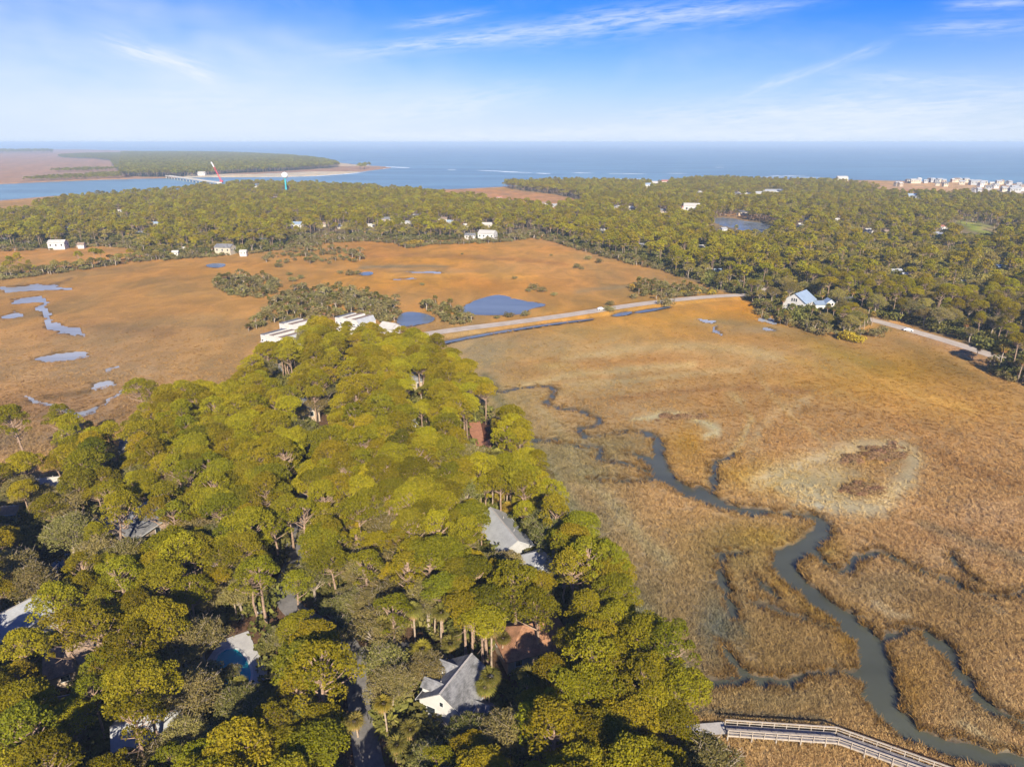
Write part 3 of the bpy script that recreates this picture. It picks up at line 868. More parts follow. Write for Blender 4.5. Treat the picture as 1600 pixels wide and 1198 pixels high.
def ribbon(name, path, w, mat, zf, kind='structure', jag=0.0):
    V, Fa = [], []
    for i, p in enumerate(path):
        a = path[max(i - 1, 0)]
        b = path[min(i + 1, len(path) - 1)]
        d = Vector((b[0] - a[0], b[1] - a[1])).normalized()
        ww = w if not callable(w) else w(i / (len(path) - 1))
        j = 1 + jag * (random.random() - .5)
        for s in (-1, -.33, .33, 1):
            V.append((p[0] - d.y * s * ww * j, p[1] + d.x * s * ww * j, zf(p[0], p[1])))
    for i in range(len(path) - 1):
        for k in range(3):
            Fa.append((i * 4 + k, i * 4 + k + 1, i * 4 + k + 5, i * 4 + k + 4))
    me = bpy.data.meshes.new(name)
    me.from_pydata(V, [], Fa)
    me.materials.append(mat)
    me.update()
    return tag(link(name, me), kind=kind)


for k_, (p, w) in ROADS.items():
    zr = 1.05 if k_ in ('lane', 'driveway') else .9
    ribbon(k_, p, w, M['asphalt'] if k_ in ('lane', 'driveway') else M['concrete'], lambda x, y, z=zr + (.07 if k_ in ('driveway', 'village_road') else 0.0): z + .06)
for px in ([(-200, 432), (250, 432), (290, 600), (250, 660), (-200, 730)], [(1080, 492), (1225, 492), (1235, 522), (1090, 524)], [(600, 420), (700, 420), (700, 440), (600, 440)]):
    sheet('tidal_pools', un_arr(px), -.34, M['shallows'])
# lines of surf on the bar and along the beach
for (px, hw) in [([(745, 266.5), (775, 267.5), (800, 269), (832, 270.3)], 9), ([(838, 270.6), (860, 271.8)], 6), ([(893, 270), (928, 270.8)], 7), ([(948, 271.4), (1012, 272)], 8), ([(1040, 271), (1075, 271.4)], 6), ([(600, 260.6), (640, 262.5)], 9),
                 ([(700, 265.4), (712, 265.8)], 7), ([(1118, 261.6), (1130, 262)], 10), ([(1180, 276.6), (1290, 277.6)], 7), ([(1200, 274.8), (1260, 275)], 5), ([(585, 264.8), (606, 262.6)], 10), ([(350, 277.2), (470, 276.6), (540, 272.4), (572, 268.6)], 5), ([(960, 279.5), (1020, 280.3)], 5)]:
    q = chaikin(np.array(px, float), 3, closed=False)
    o = ribbon('surf', [un(u, v, -.85) for u, v in q], lambda t, hw=hw: 1.7 * hw * math.sin(math.pi * min(max(t, .04), .96)), M['foam'], lambda x, y: -.78, kind='stuff', jag=.9)


# ------------------------------------------------------------------ foliage pieces
def cards(C, N, size, aspect, r):
    """quads at C facing N, turned at random about N"""
    n = len(C)
    N = N / (np.linalg.norm(N, axis=1, keepdims=True) + 1e-9)
    A = r.normal(size=(n, 3))
    T = np.cross(N, A)
    T /= np.linalg.norm(T, axis=1, keepdims=True) + 1e-9
    B = np.cross(N, T)
    s = size[:, None] * .5
    a = s * aspect
    V = np.stack([C - T * s - B * a, C + T * s - B * a * .5, C + T * s * .8 + B * a, C - T * s * .7 + B * a * .8], 1).reshape(-1, 3)
    return V, np.arange(n * 4).reshape(n, 4)


def puff_cards(P, per, size, r, flat=.62, up=.25, jit=.55, aspect=.7):
    """P rows: x y z radius - balls of foliage; cards sit in a shell of each and face outwards"""
    n = len(P)
    C, N, L = [], [], []
    for (x, y, z, rad) in P:
        k = max(8, int(per * (rad ** 1.7)))
        d = r.normal(size=(k, 3))
        d /= np.linalg.norm(d, axis=1, keepdims=True)
        d[:, 2] = np.where(d[:, 2] < -.45, -d[:, 2], d[:, 2])
        q = rad * (.72 + .34 * r.random((k, 1)) ** .8)
        C.append(np.array([x, y, z]) + d * q * np.array([1, 1, flat]))
        N.append(d * np.array([1, 1, 1 / flat]) * .7 + np.array([0, 0, up]) + r.normal(size=(k, 3)) * jit)
        L.append(np.clip(r.normal(.5, .33, k) + r.normal(0, .16), 0, 1))
    C, N, L = np.vstack(C), np.vstack(N), np.concatenate(L)
    V, Fq = cards(C, N, size * (.7 + .6 * r.random(len(C))), aspect, r)
    return V, Fq, L


def pine_shape(seed, rad=4.6, h=18.0, dens=20.0, size=.62, n=26, kind='dome', lod=1.0):
    r = np.random.default_rng(seed)
    P, tips = [], []
    depth = {'dome': .85, 'flat': .5, 'open': 1.05, 'tall': 1.5}[kind] * rad
    lean = r.normal(0, .5, 2)
    k = 0
    golden = 2.399
    off = r.random() * 6
    while k < n:
        f = (k + .5) / n
        q = rad * .86 * math.sqrt(f) * (.85 + .3 * r.random())
        a = k * golden + off + r.normal(0, .25)
        zz = h - 1.0 - depth * (f ** 1.35) * (.75 + .5 * r.random()) - .35 * r.random()
        pr = (.92 + .7 * r.random()) * rad / 4.6 * (1.08 if kind != 'open' else .85)
        if r.random() < .17:
            k += 1
            continue
        P.append((q * math.cos(a) + lean[0] * .6, q * math.sin(a) + lean[1] * .6, zz, pr))
        k += 1
    V, Fq, L = puff_cards(P, dens, size, r, flat=.68, up=.22 if lod >= 1 else .4, jit=.95 if lod >= 1 else .6)
    mb = MB()
    bend = r.normal(0, .35, 2)
    tr = [(0, 0, -.5), (bend[0], bend[1], h * .3), (bend[0] * .4 + lean[0] * .3, bend[1] * .4 + lean[1] * .3, h * .6), (lean[0] * .6, lean[1] * .6, h - .35 * depth - 1)]
    mb.tube(tr, [.34, .27, .21, .09], 7 if lod >= 1 else 4)
    for i, (x, y, z, pr) in enumerate(P):
        if i % 2 and lod < 1:
            continue
        zb = max(h * .45, z - .35 * math.hypot(x, y) - 1.2 - r.random() * 1.4)
        t = (zb - h * .3) / (h * .7)
        bx, by = lean[0] * .6 * t, lean[1] * .6 * t
        mid = ((bx + x) * .5 + r.normal(0, .3), (by + y) * .5 + r.normal(0, .3), zb * .45 + z * .55 - .5)
        mb.tube([(bx, by, zb), mid, (x, y, z - .1)], [.15, .10, .04], 4, cap=False)
    if kind in ('open', 'flat') and lod >= 1:           # bare dead limbs low on the trunk
        for i in range(7):
            zb = h * (.42 + .25 * r.random())
            a = r.random() * 6.28
            ln = 1.4 + 2.2 * r.random()
            mb.tube([(bend[0] * .6, bend[1] * .6, zb), (math.cos(a) * ln * .6, math.sin(a) * ln * .6, zb + .1), (math.cos(a) * ln, math.sin(a) * ln, zb + .5 * r.random())], [.07, .05, .02], 4, cap=False)
    return (V, Fq, L), mb


def oak_shape(seed, rad=4.8, h=11.5, dens=20.0, size=.6, n=34, lod=1.0, bare=.25):
    r = np.random.default_rng(seed)
    P = []
    for k in range(n):
        f = (k + .5) / n
        q = rad * .88 * f ** .55 * (.8 + .35 * r.random())
        a = k * 2.399 + r.normal(0, .3)
        zz = h * (.52 + .45 * math.sqrt(max(0, 1 - (q / rad) ** 2)) * (.75 + .3 * r.random())) - .8
        P.append((q * math.cos(a), q * math.sin(a), zz, (.95 + .8 * r.random()) * rad / 4.8))
    V, Fq, L = puff_cards(P, dens, size, r, flat=.8, up=.25 if lod >= 1 else .4, jit=.7 if lod >= 1 else .5, aspect=.6)
    mb = MB()
    mb.tube([(0, 0, -.4), (.2, .1, h * .2), (.1, -.2, h * .42)], [.45, .36, .28], 7 if lod >= 1 else 4)
    for i in range(len(P)):
        if lod < 1 and i % 3:
            continue
        x, y, z, pr = P[i]
        top = (x * 1.08, y * 1.08, z + (pr * .95 if r.random() < bare * 1.6 else 0))
        mb.tube([(.1, -.2, h * .38), (x * .45 + r.normal(0, .3), y * .45 + r.normal(0, .3), h * .35 + z * .32), (x * .85, y * .85, z - .4), top], [.16, .11, .06, .025], 4, cap=False)
        if lod >= 1:
            for j in range(4 if r.random() < bare * 2 else 1):
                a = r.random() * 6.28
                ln = pr * (.7 + .7 * r.random())
                mb.tube([(x * .85, y * .85, z - .3), (x + math.cos(a) * ln * .6, y + math.sin(a) * ln * .6, z + .5 * pr), (x + math.cos(a) * ln, y + math.sin(a) * ln, z + (.5 + .6 * r.random()) * pr)], [.05, .035, .015], 3, cap=False)
    return (V, Fq, L), mb


def palm_shape(seed, h=8.5, rad=1.75, n=34, lod=1.0):
    r = np.random.default_rng(seed)
    mb = MB()
    lean = r.normal(0, .35, 2)
    mb.tube([(0, 0, -.3), (lean[0] * .3, lean[1] * .3, h * .5), (lean[0], lean[1], h)], [.2, .15, .19], 7 if lod >= 1 else 4)
    out = []
    for dead in (0, 1):
        V, Fq, L = [], [], []
        for k in range(n if not dead else n // 3):
            a = k * 2.399 + r.normal(0, .2)
            el = math.asin(np.clip(1 - 1.35 * (k + .5) / n, -1, 1)) if not dead else -(.75 + .5 * r.random())
            d = np.array([math.cos(a) * math.cos(el), math.sin(a) * math.cos(el), math.sin(el)])
            rr = rad * (.85 + .3 * r.random()) * (1 if not dead else .85)
            base = np.array([lean[0], lean[1], h + .1]) + d * rr * .35
            side = np.cross(d, [0, 0, 1])
            side /= np.linalg.norm(side) + 1e-6
            upv = np.cross(side, d)
            m = 7 if lod >= 1 else 4
            for j in range(m):
                b = (j / (m - 1) - .5) * 2.3
                tip = base + (d * math.cos(b) + side * math.sin(b)) * rr * .68 * (1 - .12 * abs(b)) + np.array([0, 0, -.16 * rr])
                w = (side * math.cos(b) - d * math.sin(b)) * .085 * rr / 1.7 * (7 / m)
                mid = base * .45 + tip * .55 + np.array([0, 0, .09 * rr])
                o = len(V)
                V += [base, mid + w, tip, mid - w]
                Fq.append((o, o + 1, o + 2, o + 3))
                L.append(np.clip(r.normal(.5, .25), 0, 1))
        out.append((np.array(V), np.array(Fq), np.array(L)))
    return out[0], out[1], mb


def bush_shape(seed, rad=1.3, h=1.6, dens=26.0, size=.42, n=7):
    r = np.random.default_rng(seed)
    P = []
    for k in range(n):
        a, q = r.random() * 6.28, rad * .7 * math.sqrt(r.random())
        P.append((q * math.cos(a), q * math.sin(a), h * (.35 + .45 * r.random()) * (1 - .3 * q / rad), rad * (.4 + .3 * r.random())))
    return puff_cards(P, dens, size, r, flat=.9, up=.2, jit=.7)


def leaf_mesh(name, shp, mat):
    V, Fq, L = shp
    return mesh(name, V, Fq, mat, attrs={'leaf': ('FACE', 'FLOAT', L.astype(np.float32))})


PINES = []
HI = []             # the same shapes for the mass of trees
for i, (kind, rad, h, n) in enumerate([('dome', 4.7, 18, 38), ('flat', 5.0, 17, 38), ('open', 4.4, 18.5, 28), ('dome', 4.2, 16, 34), ('tall', 3.9, 19, 38), ('flat', 4.4, 16.5, 32), ('open', 4.9, 17.5, 32)]):
    shp, mb = pine_shape(100 + i, rad, h, 112.0, .29, n, kind)
    HI.append([(shp[0], shp[1], shp[2], 0), (mb.v, mb.f, None, 1)])
    PINES.append((leaf_mesh('crown', shp, M['pine']), mb.data('trunk', M['bark']), rad, h, {'dome': 'domed', 'flat': 'flat-topped', 'open': 'ragged open', 'tall': 'tall-crowned'}[kind]))
OAKS = []
for i, (rad, h, n, bare) in enumerate([(4.9, 11.5, 34, .25), (4.2, 10, 30, .5), (5.4, 12.5, 38, .35), (3.6, 9.0, 26, .15)]):
    shp, mb = oak_shape(200 + i, rad, h, 112.0, .28, n, bare=bare)
    HI.append([(shp[0], shp[1], shp[2], 2), (mb.v, mb.f, None, 3)])
    OAKS.append((leaf_mesh('crown', shp, M['oak']), mb.data('trunk', M['oak_bark']), rad, h, ('broad', 'twiggy', 'spreading', 'compact')[i]))
PALMS = []
for i, (h, rad) in enumerate([(8.5, 1.8), (6.5, 1.7), (10.0, 1.9), (3.2, 1.8)]):
    live, dead, mb = palm_shape(300 + i, h, rad, 40)
    PALMS.append((leaf_mesh('crown', live, M['palm']), mb.data('trunk', M['palm_bark']), rad, h, ('slender', 'short', 'tall', 'squat')[i], leaf_mesh('dead_fronds', dead, M['palm_dead'])))
BUSHES = [leaf_mesh('crown', bush_shape(400 + i, 1.5 + .3 * i, 1.9 + .3 * i, 40.0, .36, 9), M['scrub']) for i in range(3)]
YBUSH = leaf_mesh('crown', bush_shape(420, 2.2, 2.6, 40.0, .4, 10), M['yellow'])


# ------------------------------------------------------------------ scattering stuff by geometry nodes: one object that holds its few pieces and their places
def scatter(name, protos, mats, pts, rot, scl, var, icol=None):
    V, Fa, mi, pid, leaf = [], [], [], [], []
    o = 0
    for i, parts in enumerate(protos):
        for (v, f, l, m) in parts:
            v = np.asarray(v, float)
            V.append(v)
            for ff in f:
                Fa.append([int(a) + o for a in ff])
            leaf += list(l) if l is not None else [.5] * len(f)
            mi += [m] * len(f)
            pid += [i] * len(v)
            o += len(v)
    npt = len(pts)
    V.append(np.asarray(pts, float))
    V = np.vstack(V)
    me = bpy.data.meshes.new(name)
    nv = len(V)
    flat = np.array([a for f in Fa for a in f], np.int32)
    tot = np.array([len(f) for f in Fa], np.int32)
    start = np.concatenate([[0], np.cumsum(tot)[:-1]]).astype(np.int32)
    me.vertices.add(nv)
    me.vertices.foreach_set('co', V.astype(np.float32).ravel())
    me.loops.add(len(flat))
    me.loops.foreach_set('vertex_index', flat)
    me.polygons.add(len(tot))
    me.polygons.foreach_set('loop_start', start)
    me.polygons.foreach_set('material_index', np.array(mi, np.int32))
    for m in mats:
        me.materials.append(m)

    def attr(nm, typ, arr, dom='POINT'):
        a = me.attributes.new(nm, typ, dom)
        a.data.foreach_set('color' if 'COLOR' in typ else ('vector' if 'VECTOR' in typ else 'value'), np.asarray(arr).ravel())

    npv = nv - npt
    attr('leaf', 'FLOAT', np.array(leaf, np.float32), 'FACE')
    attr('piece', 'INT', np.concatenate([np.array(pid), np.full(npt, -1)]).astype(np.int32))
    attr('choice', 'INT', np.concatenate([np.full(npv, -1), np.asarray(var)]).astype(np.int32))
    r3 = np.zeros((nv, 3), np.float32)
    r3[npv:, 2] = rot
    attr('turn', 'FLOAT_VECTOR', r3)
    s3 = np.ones((nv, 3), np.float32)
    s3[npv:] = scl if np.ndim(scl) == 2 else np.asarray(scl)[:, None]
    attr('size', 'FLOAT_VECTOR', s3)
    if icol is not None:
        c4 = np.ones((nv, 4), np.float32)
        c4[npv:, :3] = icol
        attr('shade', 'FLOAT_COLOR', c4)
    me.update(calc_edges=True)
    ob = link(name, me)
    ng = bpy.data.node_groups.new(name, 'GeometryNodeTree')
    ng.interface.new_socket('Geometry', in_out='INPUT', socket_type='NodeSocketGeometry')
    ng.interface.new_socket('Geometry', in_out='OUTPUT', socket_type='NodeSocketGeometry')
    t = NT(ng)
    gi, go = t.n('NodeGroupInput'), t.n('NodeGroupOutput')

    def named(nm, typ):
        q = t.n('GeometryNodeInputNamedAttribute', data_type=typ)
        q.inputs['Name'].default_value = nm
        return next(s for s in q.outputs if s.enabled and s.name == 'Attribute')

    def equals(a, val):
        q = t.n('FunctionNodeCompare', data_type='INT', operation='EQUAL')
        ins = [s for s in q.inputs if s.enabled]
        t.link(a, ins[0])
        ins[1].default_value = val
        return q.outputs[0]

    piece, choice, turn, size = named('piece', 'INT'), named('choice', 'INT'), named('turn', 'FLOAT_VECTOR'), named('size', 'FLOAT_VECTOR')
    sp = t.n('GeometryNodeSeparateGeometry', domain='POINT')
    t.link(gi.outputs[0], sp.inputs[0])
    t.link(equals(piece, -1), sp.inputs['Selection'])
    jn = t.n('GeometryNodeJoinGeometry')
    for i in range(len(protos)):
        s2 = t.n('GeometryNodeSeparateGeometry', domain='POINT')
        t.link(gi.outputs[0], s2.inputs[0])
        t.link(equals(piece, i), s2.inputs['Selection'])
        ip = t.n('GeometryNodeInstanceOnPoints')
        t.link(sp.outputs[0], ip.inputs['Points'])
        t.link(s2.outputs[0], ip.inputs['Instance'])
        t.link(equals(choice, i), ip.inputs['Selection'])
        t.link(turn, ip.inputs['Rotation'])
        t.link(size, ip.inputs['Scale'])
        t.link(ip.outputs[0], jn.inputs[0])
    t.link(jn.outputs[0], go.inputs[0])
    md = ob.modifiers.new('scatter', 'NODES')
    md.node_group = ng
    return tag(ob, kind='stuff')


# ------------------------------------------------------------------ places to keep open so that houses, roads and pools show: (u0, u1, v0, v1, distance)
CLEAR = []
SUNNY = [(-9.0, 88.9, 4.5, 2.5), (-1.0, 138.0, 4.0, 3.5), (-21.5, 83.0, .8, 1.0), (163.0, 377.0, 8.0, 3.0), (*[(752 - 800) / 1067 * 232, 213.0], 3.0, 1.5), (3.6, 103.0, 2.0, 4.0), (-48.0, 98.5, 2.2, 1.0)]   # spots the sun reaches: x, y, half width, height
BLOCK = []          # ground circles where no tree stands


def keep_clear(u0, u1, v0, v1, y):
    CLEAR.append((u0, u1, v0, v1, y))


def hidden_by(x, y, z0, z1, r):
    """True where a tree with foot (x, y), crown from z0 to z1 and radius r would cover a place kept open"""
    u, v1, dep = project(x, y, z0)
    _, v0, _ = project(x, y, z1)
    pr = r * F / dep
    bad = np.zeros(np.shape(x), bool)
    for (a, b, c, d, yy) in CLEAR:
        bad |= (y < yy) & (u + pr * .8 > a) & (u - pr * .8 < b) & (v1 > c) & (v0 < d)
    for (sx, sy, sw, hh) in SUNNY:
        lx, ly = math.sin(R(SUN_AZ)), math.cos(R(SUN_AZ))
        al = (x - sx) * lx + (y - sy) * ly
        ac = np.abs((x - sx) * -ly + (y - sy) * lx)
        bad |= (al > 0) & (ac < sw + r * .6) & (z1 - al * math.tan(R(SUN_EL)) > hh)
    for (bx, by, br) in BLOCK:
        bad |= np.hypot(x - bx, y - by) < br + .5
    return bad


# ------------------------------------------------------------------ houses
def gable_walls(L, W, z0, H, rise, hip=False):
    mb = MB()
    a, b = L / 2, W / 2
    v = [(-a, -b, z0), (a, -b, z0), (a, b, z0), (-a, b, z0), (-a, -b, H), (a, -b, H), (a, b, H), (-a, b, H)]
    f = [(0, 1, 5, 4), (2, 3, 7, 6), (3, 2, 1, 0)]
    if hip:
        f += [(1, 2, 6, 5), (3, 0, 4, 7), (4, 5, 6, 7)]
    else:
        v += [(-a, 0, H + rise), (a, 0, H + rise)]
        f += [(1, 2, 6, 9, 5), (3, 0, 4, 8, 7)]
    return mb.add(v, f)


def roof_shell(L, W, H, rise, over=.45, th=.16, hip=False, gap=.03):
    """two slopes (or a hip) with thickness and overhang, sitting just above the walls"""
    mb = MB()
    a, b = L / 2 + over * (1 if hip else .7), W / 2 + over
    e = H - rise * over / (W / 2) + gap
    r = H + rise + gap
    if hip:
        q = max(0.0, L / 2 - W / 2)
        top = [(-a, -b, e), (a, -b, e), (a, b, e), (-a, b, e), (-q, 0, r), (q + .01, 0, r)]
        low = [(x, y, z - th) for x, y, z in top[:4]]
        v = top + low
        f = [(0, 1, 5, 4), (1, 2, 5), (2, 3, 4, 5), (3, 0, 4), (0, 6, 7, 1), (1, 7, 8, 2), (2, 8, 9, 3), (3, 9, 6, 0), (9, 8, 7, 6)]
        return mb.add(v, f)
    for s in (-1, 1):
        v = [(-a, s * b, e), (a, s * b, e), (a, 0, r), (-a, 0, r), (-a, s * b, e - th), (a, s * b, e - th), (a, 0, r - th), (-a, 0, r - th)]
        f = [(0, 1, 2, 3), (7, 6, 5, 4), (0, 4, 5, 1), (1, 5, 6, 2), (3, 7, 4, 0)]
        if s > 0:
            f = [tuple(reversed(q)) for q in f]
        mb.add(v, f)
    return mb


_win_cache = {}


def window(parent, x, y, z, face, w=.9, h=1.3):
    """framed window on a wall; face is the outward direction in degrees"""
    key = (round(w, 2), round(h, 2))
    if key not in _win_cache:
        fr = MB()
        t = .1
        fr.box(-w / 2 - t, w / 2 + t, -.02, .06, h / 2, h / 2 + t)
        fr.box(-w / 2 - t, w / 2 + t, -.02, .08, -h / 2 - t, -h / 2)
        fr.box(-w / 2 - t, -w / 2, -.02, .06, -h / 2, h / 2)
        fr.box(w / 2, w / 2 + t, -.02, .06, -h / 2, h / 2)
        pn = MB().box(-w / 2, w / 2, -.015, .03, -h / 2, h / 2)
        _win_cache[key] = (fr.data('window', M['trim']), pn.data('pane', M['glass']))
    f, p = _win_cache[key]
    o = link('window', f, parent, (x, y, z), R(face - 90))
    link('pane', p, o)
    return o


def house(name, label, xy, yaw, L, W, H, rise, wall='white_wall', roof='grey_roof', z0=None, hip=False, wins=None, over=.45, clear=True, group=None, block=None, cat='house', grow=(2, 2), see=None):
    """a house: walls, roof, windows; local x runs along the ridge"""
    z = gz(*xy) if z0 is None else z0
    o = thing(name, label, cat, (xy[0], xy[1], z), R(yaw), group)
    gable_walls(L, W, -.6, H, rise, hip).build('wall', M[wall], o)
    roof_shell(L, W, H, rise, over, hip=hip).build('roof', M[roof], o)
    if xy[1] < 320 and not hip:
        MB().box(-L / 2 - over * .7, L / 2 + over * .7, -.14, .14, H + rise, H + rise + .09).build('ridge_cap', M['pad'], o)
        for s in (-1, 1):
            e_ = H - rise * over / (W / 2)
            MB().box(-L / 2 - over * .7, L / 2 + over * .7, s * (W / 2 + over + .06) - .05, s * (W / 2 + over + .06) + .05, e_ - .18, e_ + .02).build('gutter', M['trim'], o)
        for q in (-.22, .18):
            MB().tube([(q * L, W * .2, H + rise * .5), (q * L, W * .2, H + rise * .6 + .5)], [.09, .09], 6).build('vent_pipe', M['pad'], o)
    if wins is None:
        wins = []
        for s in (-1, 1):
            k = max(2, int(L / 4))
            wins += [(('F' if s < 0 else 'B'), (i + .5) / k, H * .62, min(1.3, L / 9), min(1.6, H * .32)) for i in range(k)]
            wins += [(('L' if s < 0 else 'R'), q, H * .62, min(1.2, W / 7), min(1.6, H * .3)) for q in (.28, .72)]
    for (side, f, zz, w, h) in wins:
        if side == 'F':
            window(o, (f - .5) * L, -W / 2, zz, -90, w, h)
        elif side == 'B':
            window(o, (f - .5) * L, W / 2, zz, 90, w, h)
        elif side == 'L':
            window(o, -L / 2, (f - .5) * W, zz, 180, w, h)
        else:
            window(o, L / 2, (f - .5) * W, zz, 0, w, h)
    c_, s_ = math.cos(R(yaw)), math.sin(R(yaw))
    for q in (-.33, 0, .33):
        BLOCK.append((xy[0] + c_ * L * q, xy[1] + s_ * L * q, W * .5))
    if see is not None:
        keep_clear(*see, xy[1] - .3)
    elif clear:
        us, vs = [], []
        for sx in (-1, 1):
            for sy in (-1, 1):
                for h_ in (H * .55, H + rise):
                    px = xy[0] + math.cos(R(yaw)) * sx * L / 2 - math.sin(R(yaw)) * sy * W / 2
                    py = xy[1] + math.sin(R(yaw)) * sx * L / 2 + math.cos(R(yaw)) * sy * W / 2
                    u, v, _ = project(px, py, z + h_)
                    us.append(u)
                    vs.append(v)
        keep_clear(min(us) - grow[0], max(us) + grow[0], min(vs) - grow[1], max(vs) + grow[1], xy[1] - .3)
    return o


# --- the grey house with two dormers
o = house('dormered_house', 'grey-roofed white house with two white-faced dormers, beside the driveway among palms', (-9.0, 88.9), 63, 9.4, 8.4, 5.6, 2.8, 'white_wall', 'grey_roof', z0=.45, hip=False, over=.5, wins=[
    ('L', .26, 3.9, .9, 1.2), ('L', .74, 3.9, 1.5, 1.4), ('L', .5, 6.0, .6, .8), ('R', .3, 3.9, 1, 1.3), ('F', .2, 3.9, .9, 1.3), ('F', .82, 3.9, .9, 1.3), ('B', .25, 3.9, 1, 1.3), ('B', .75, 3.9, 1, 1.3)])
lat = MB()
for i in range(15):                                            # lattice skirt between the piles under the raised floor
    y = -4.1 + i * 8.2 / 14
    lat.box(-4.76, -4.71, y - .07, y + .07, -.2, 2.0)
lat.build('lattice_skirt', M['lattice'], o)
MB().box(-4.82, -4.72, -4.2, 4.2, 2.05, 2.3).build('band_board', M['trim'], o)
for dx in (-2.5, 2.0):                                         # dormers on the far-left slope
    d = link('dormer', MB().add([(-1.1, 4.3, 5.9), (1.1, 4.3, 5.9), (0, 4.3, 7.6), (-1.1, 1.3, 5.9), (1.1, 1.3, 5.9), (0, 1.3, 7.6), (-1.1, 4.3, 6.9), (1.1, 4.3, 6.9), (-1.1, 1.9, 6.9), (1.1, 1.9, 6.9)],
                                [(0, 6, 2, 7, 1), (0, 3, 8, 6), (1, 7, 9, 4), (3, 4, 1, 0)]).data('dormer', M['trim']), o, (dx, 0, 0))
    MB().add([(-1.35, 4.6, 6.78), (0, 4.6, 7.9), (0, .6, 7.9), (-1.35, 1.7, 6.78), (1.35, 4.6, 6.78), (1.35, 1.7, 6.78), (-1.35, 4.6, 6.66), (0, 4.6, 7.78), (1.35, 4.6, 6.66)],
             [(0, 1, 2, 3), (1, 4, 5, 2), (6, 7, 1, 0), (7, 8, 4, 1)]).build('dormer_roof', M['grey_roof'], d)
wg = gable_walls(3.4, 4.0, -.5, 4.3, 1.6)
wg.build('wing_wall', M['white_wall'], o, (-1.4, -4.8, 0), R(90))
roof_shell(4.4, 4.0, 4.3, 1.6, .4).build('wing_roof', M['grey_roof'], o, (-1.4, -4.5, 0), R(90))
MB().box(-1.1, 1.1, -.5, 0, 0, 2.3).build('porch', M['deck'], o, (2.8, -4.2, 0))
MB().box(-.5, .5, -.06, 0, .1, 2.15).build('door', M['door'], o, (3.1, -4.22, 2.3))

house('brown_roofed_house', 'low house with an orange-brown hip roof, behind the dormered house', (3.6, 103.0), 20, 12.5, 9.0, 3.6, 2.6, 'tan_wall', 'brown_roof', hip=True, see=(798, 866, 992, 1034))
house('long_roofed_house', 'long house with a pale grey metal roof beside the marsh-edge palms', (-2.0, 140.2), -66, 15.5, 7.4, 3.3, 2.2, 'grey_wall', 'pale_roof', z0=.3, over=.7, see=(768, 818, 808, 850))
house('hip_roofed_garage', 'small pale hip-roofed building at the near end of the long pale roof', (5.4, 128.2), -60, 6.8, 6.0, 2.8, 1.9, 'white_wall', 'pale_roof', hip=True, cat='garage', see=(820, 853, 857, 892))
house('big_gabled_house', 'dark grey steep gabled roof deep in the pines, inland of the lane', (-87.5, 141.0), 74, 15, 9.0, 5.0, 3.4, 'tan_wall', 'grey_roof', see=(220, 240, 800, 846))
house('low_grey_house', 'grey low roof just left of the steep dark gabled roof', (-99.0, 141.5), 30, 7, 5.0, 3.4, 1.3, 'grey_wall', 'grey_roof', see=(142, 158, 812, 822))
house('hip_roofed_house', 'weathered rust and grey hip roof among the lower left pines', (-76.5, 98.6), 32, 11.0, 8.0, 3.4, 2.3, 'tan_wall', 'tan_roof', hip=True, see=(86, 140, 1018, 1054))
house('blue_roofed_house', 'small blue-grey gabled roof in the pines below the townhouses', (-97.0, 264.0), -40, 11, 8.0, 5.5, 2.6, 'grey_wall', 'dark_roof', see=(427, 452, 583, 598))
house('grey_cottage', 'grey pyramid-like roof in a gap of the middle pines', (-71.0, 216.0), 20, 10, 9.0, 5.0, 2.6, 'tan_wall', 'grey_roof', hip=True, see=(480, 508, 650, 664))
house('half_hidden_house', 'half-hidden grey roof and brown wall near the tip of the pines', (-35.0, 246.0), 30, 9, 7.0, 4.6, 2.4, 'tan_wall', 'grey_roof', see=(652, 663, 597, 605))
house('shed', 'pale low roof between pines right of the middle grey roof', (-36.0, 203.0), 25, 9, 5.0, 4.0, 1.4, 'grey_wall', 'pale_roof', cat='shed', see=(650, 664, 664, 671))
house('white_cottage', 'white cottage with dark windows seen through pines by the left marsh', (-109.0, 184.0), 15, 11, 7.0, 5.0, 2.0, 'white_wall', 'grey_roof', see=(178, 194, 709, 717))
house('pale_shed', 'cream shed roof in the pines above the dark forest pond', (-125.0, 164.0), 12, 8, 5.0, 3.6, 1.2, 'cream_wall', 'white_roof', cat='shed', see=(76, 104, 753, 763))
house('yellow_shed', 'small yellow shed at the left frame edge above the forest pond', (-124.5, 149.0), 10, 4.5, 3.5, 3.2, 1.0, 'yellow_paint', 'tan_roof', cat='shed', see=(0, 40, 799, 811))
house('corner_house', 'grey roof at the very left edge beside dark trees', (-93.0, 106.0), 60, 10, 8.0, 5.0, 2.2, 'white_wall', 'pale_roof', see=(0, 10, 1000, 1030))
house('corner_cottage', 'pale metal roof in the bottom left pines', (-56.0, 81.5), 25, 9, 6, 4.4, 1.8, 'white_wall', 'pale_roof', see=(140, 168, 1168, 1182))
house('dark_roofed_house', 'dark roof at the lower left edge under yellow-green pines', (-71.5, 84.0), 15, 8, 7, 4.4, 1.8, 'tan_wall', 'dark_roof', see=(0, 16, 1168, 1190))

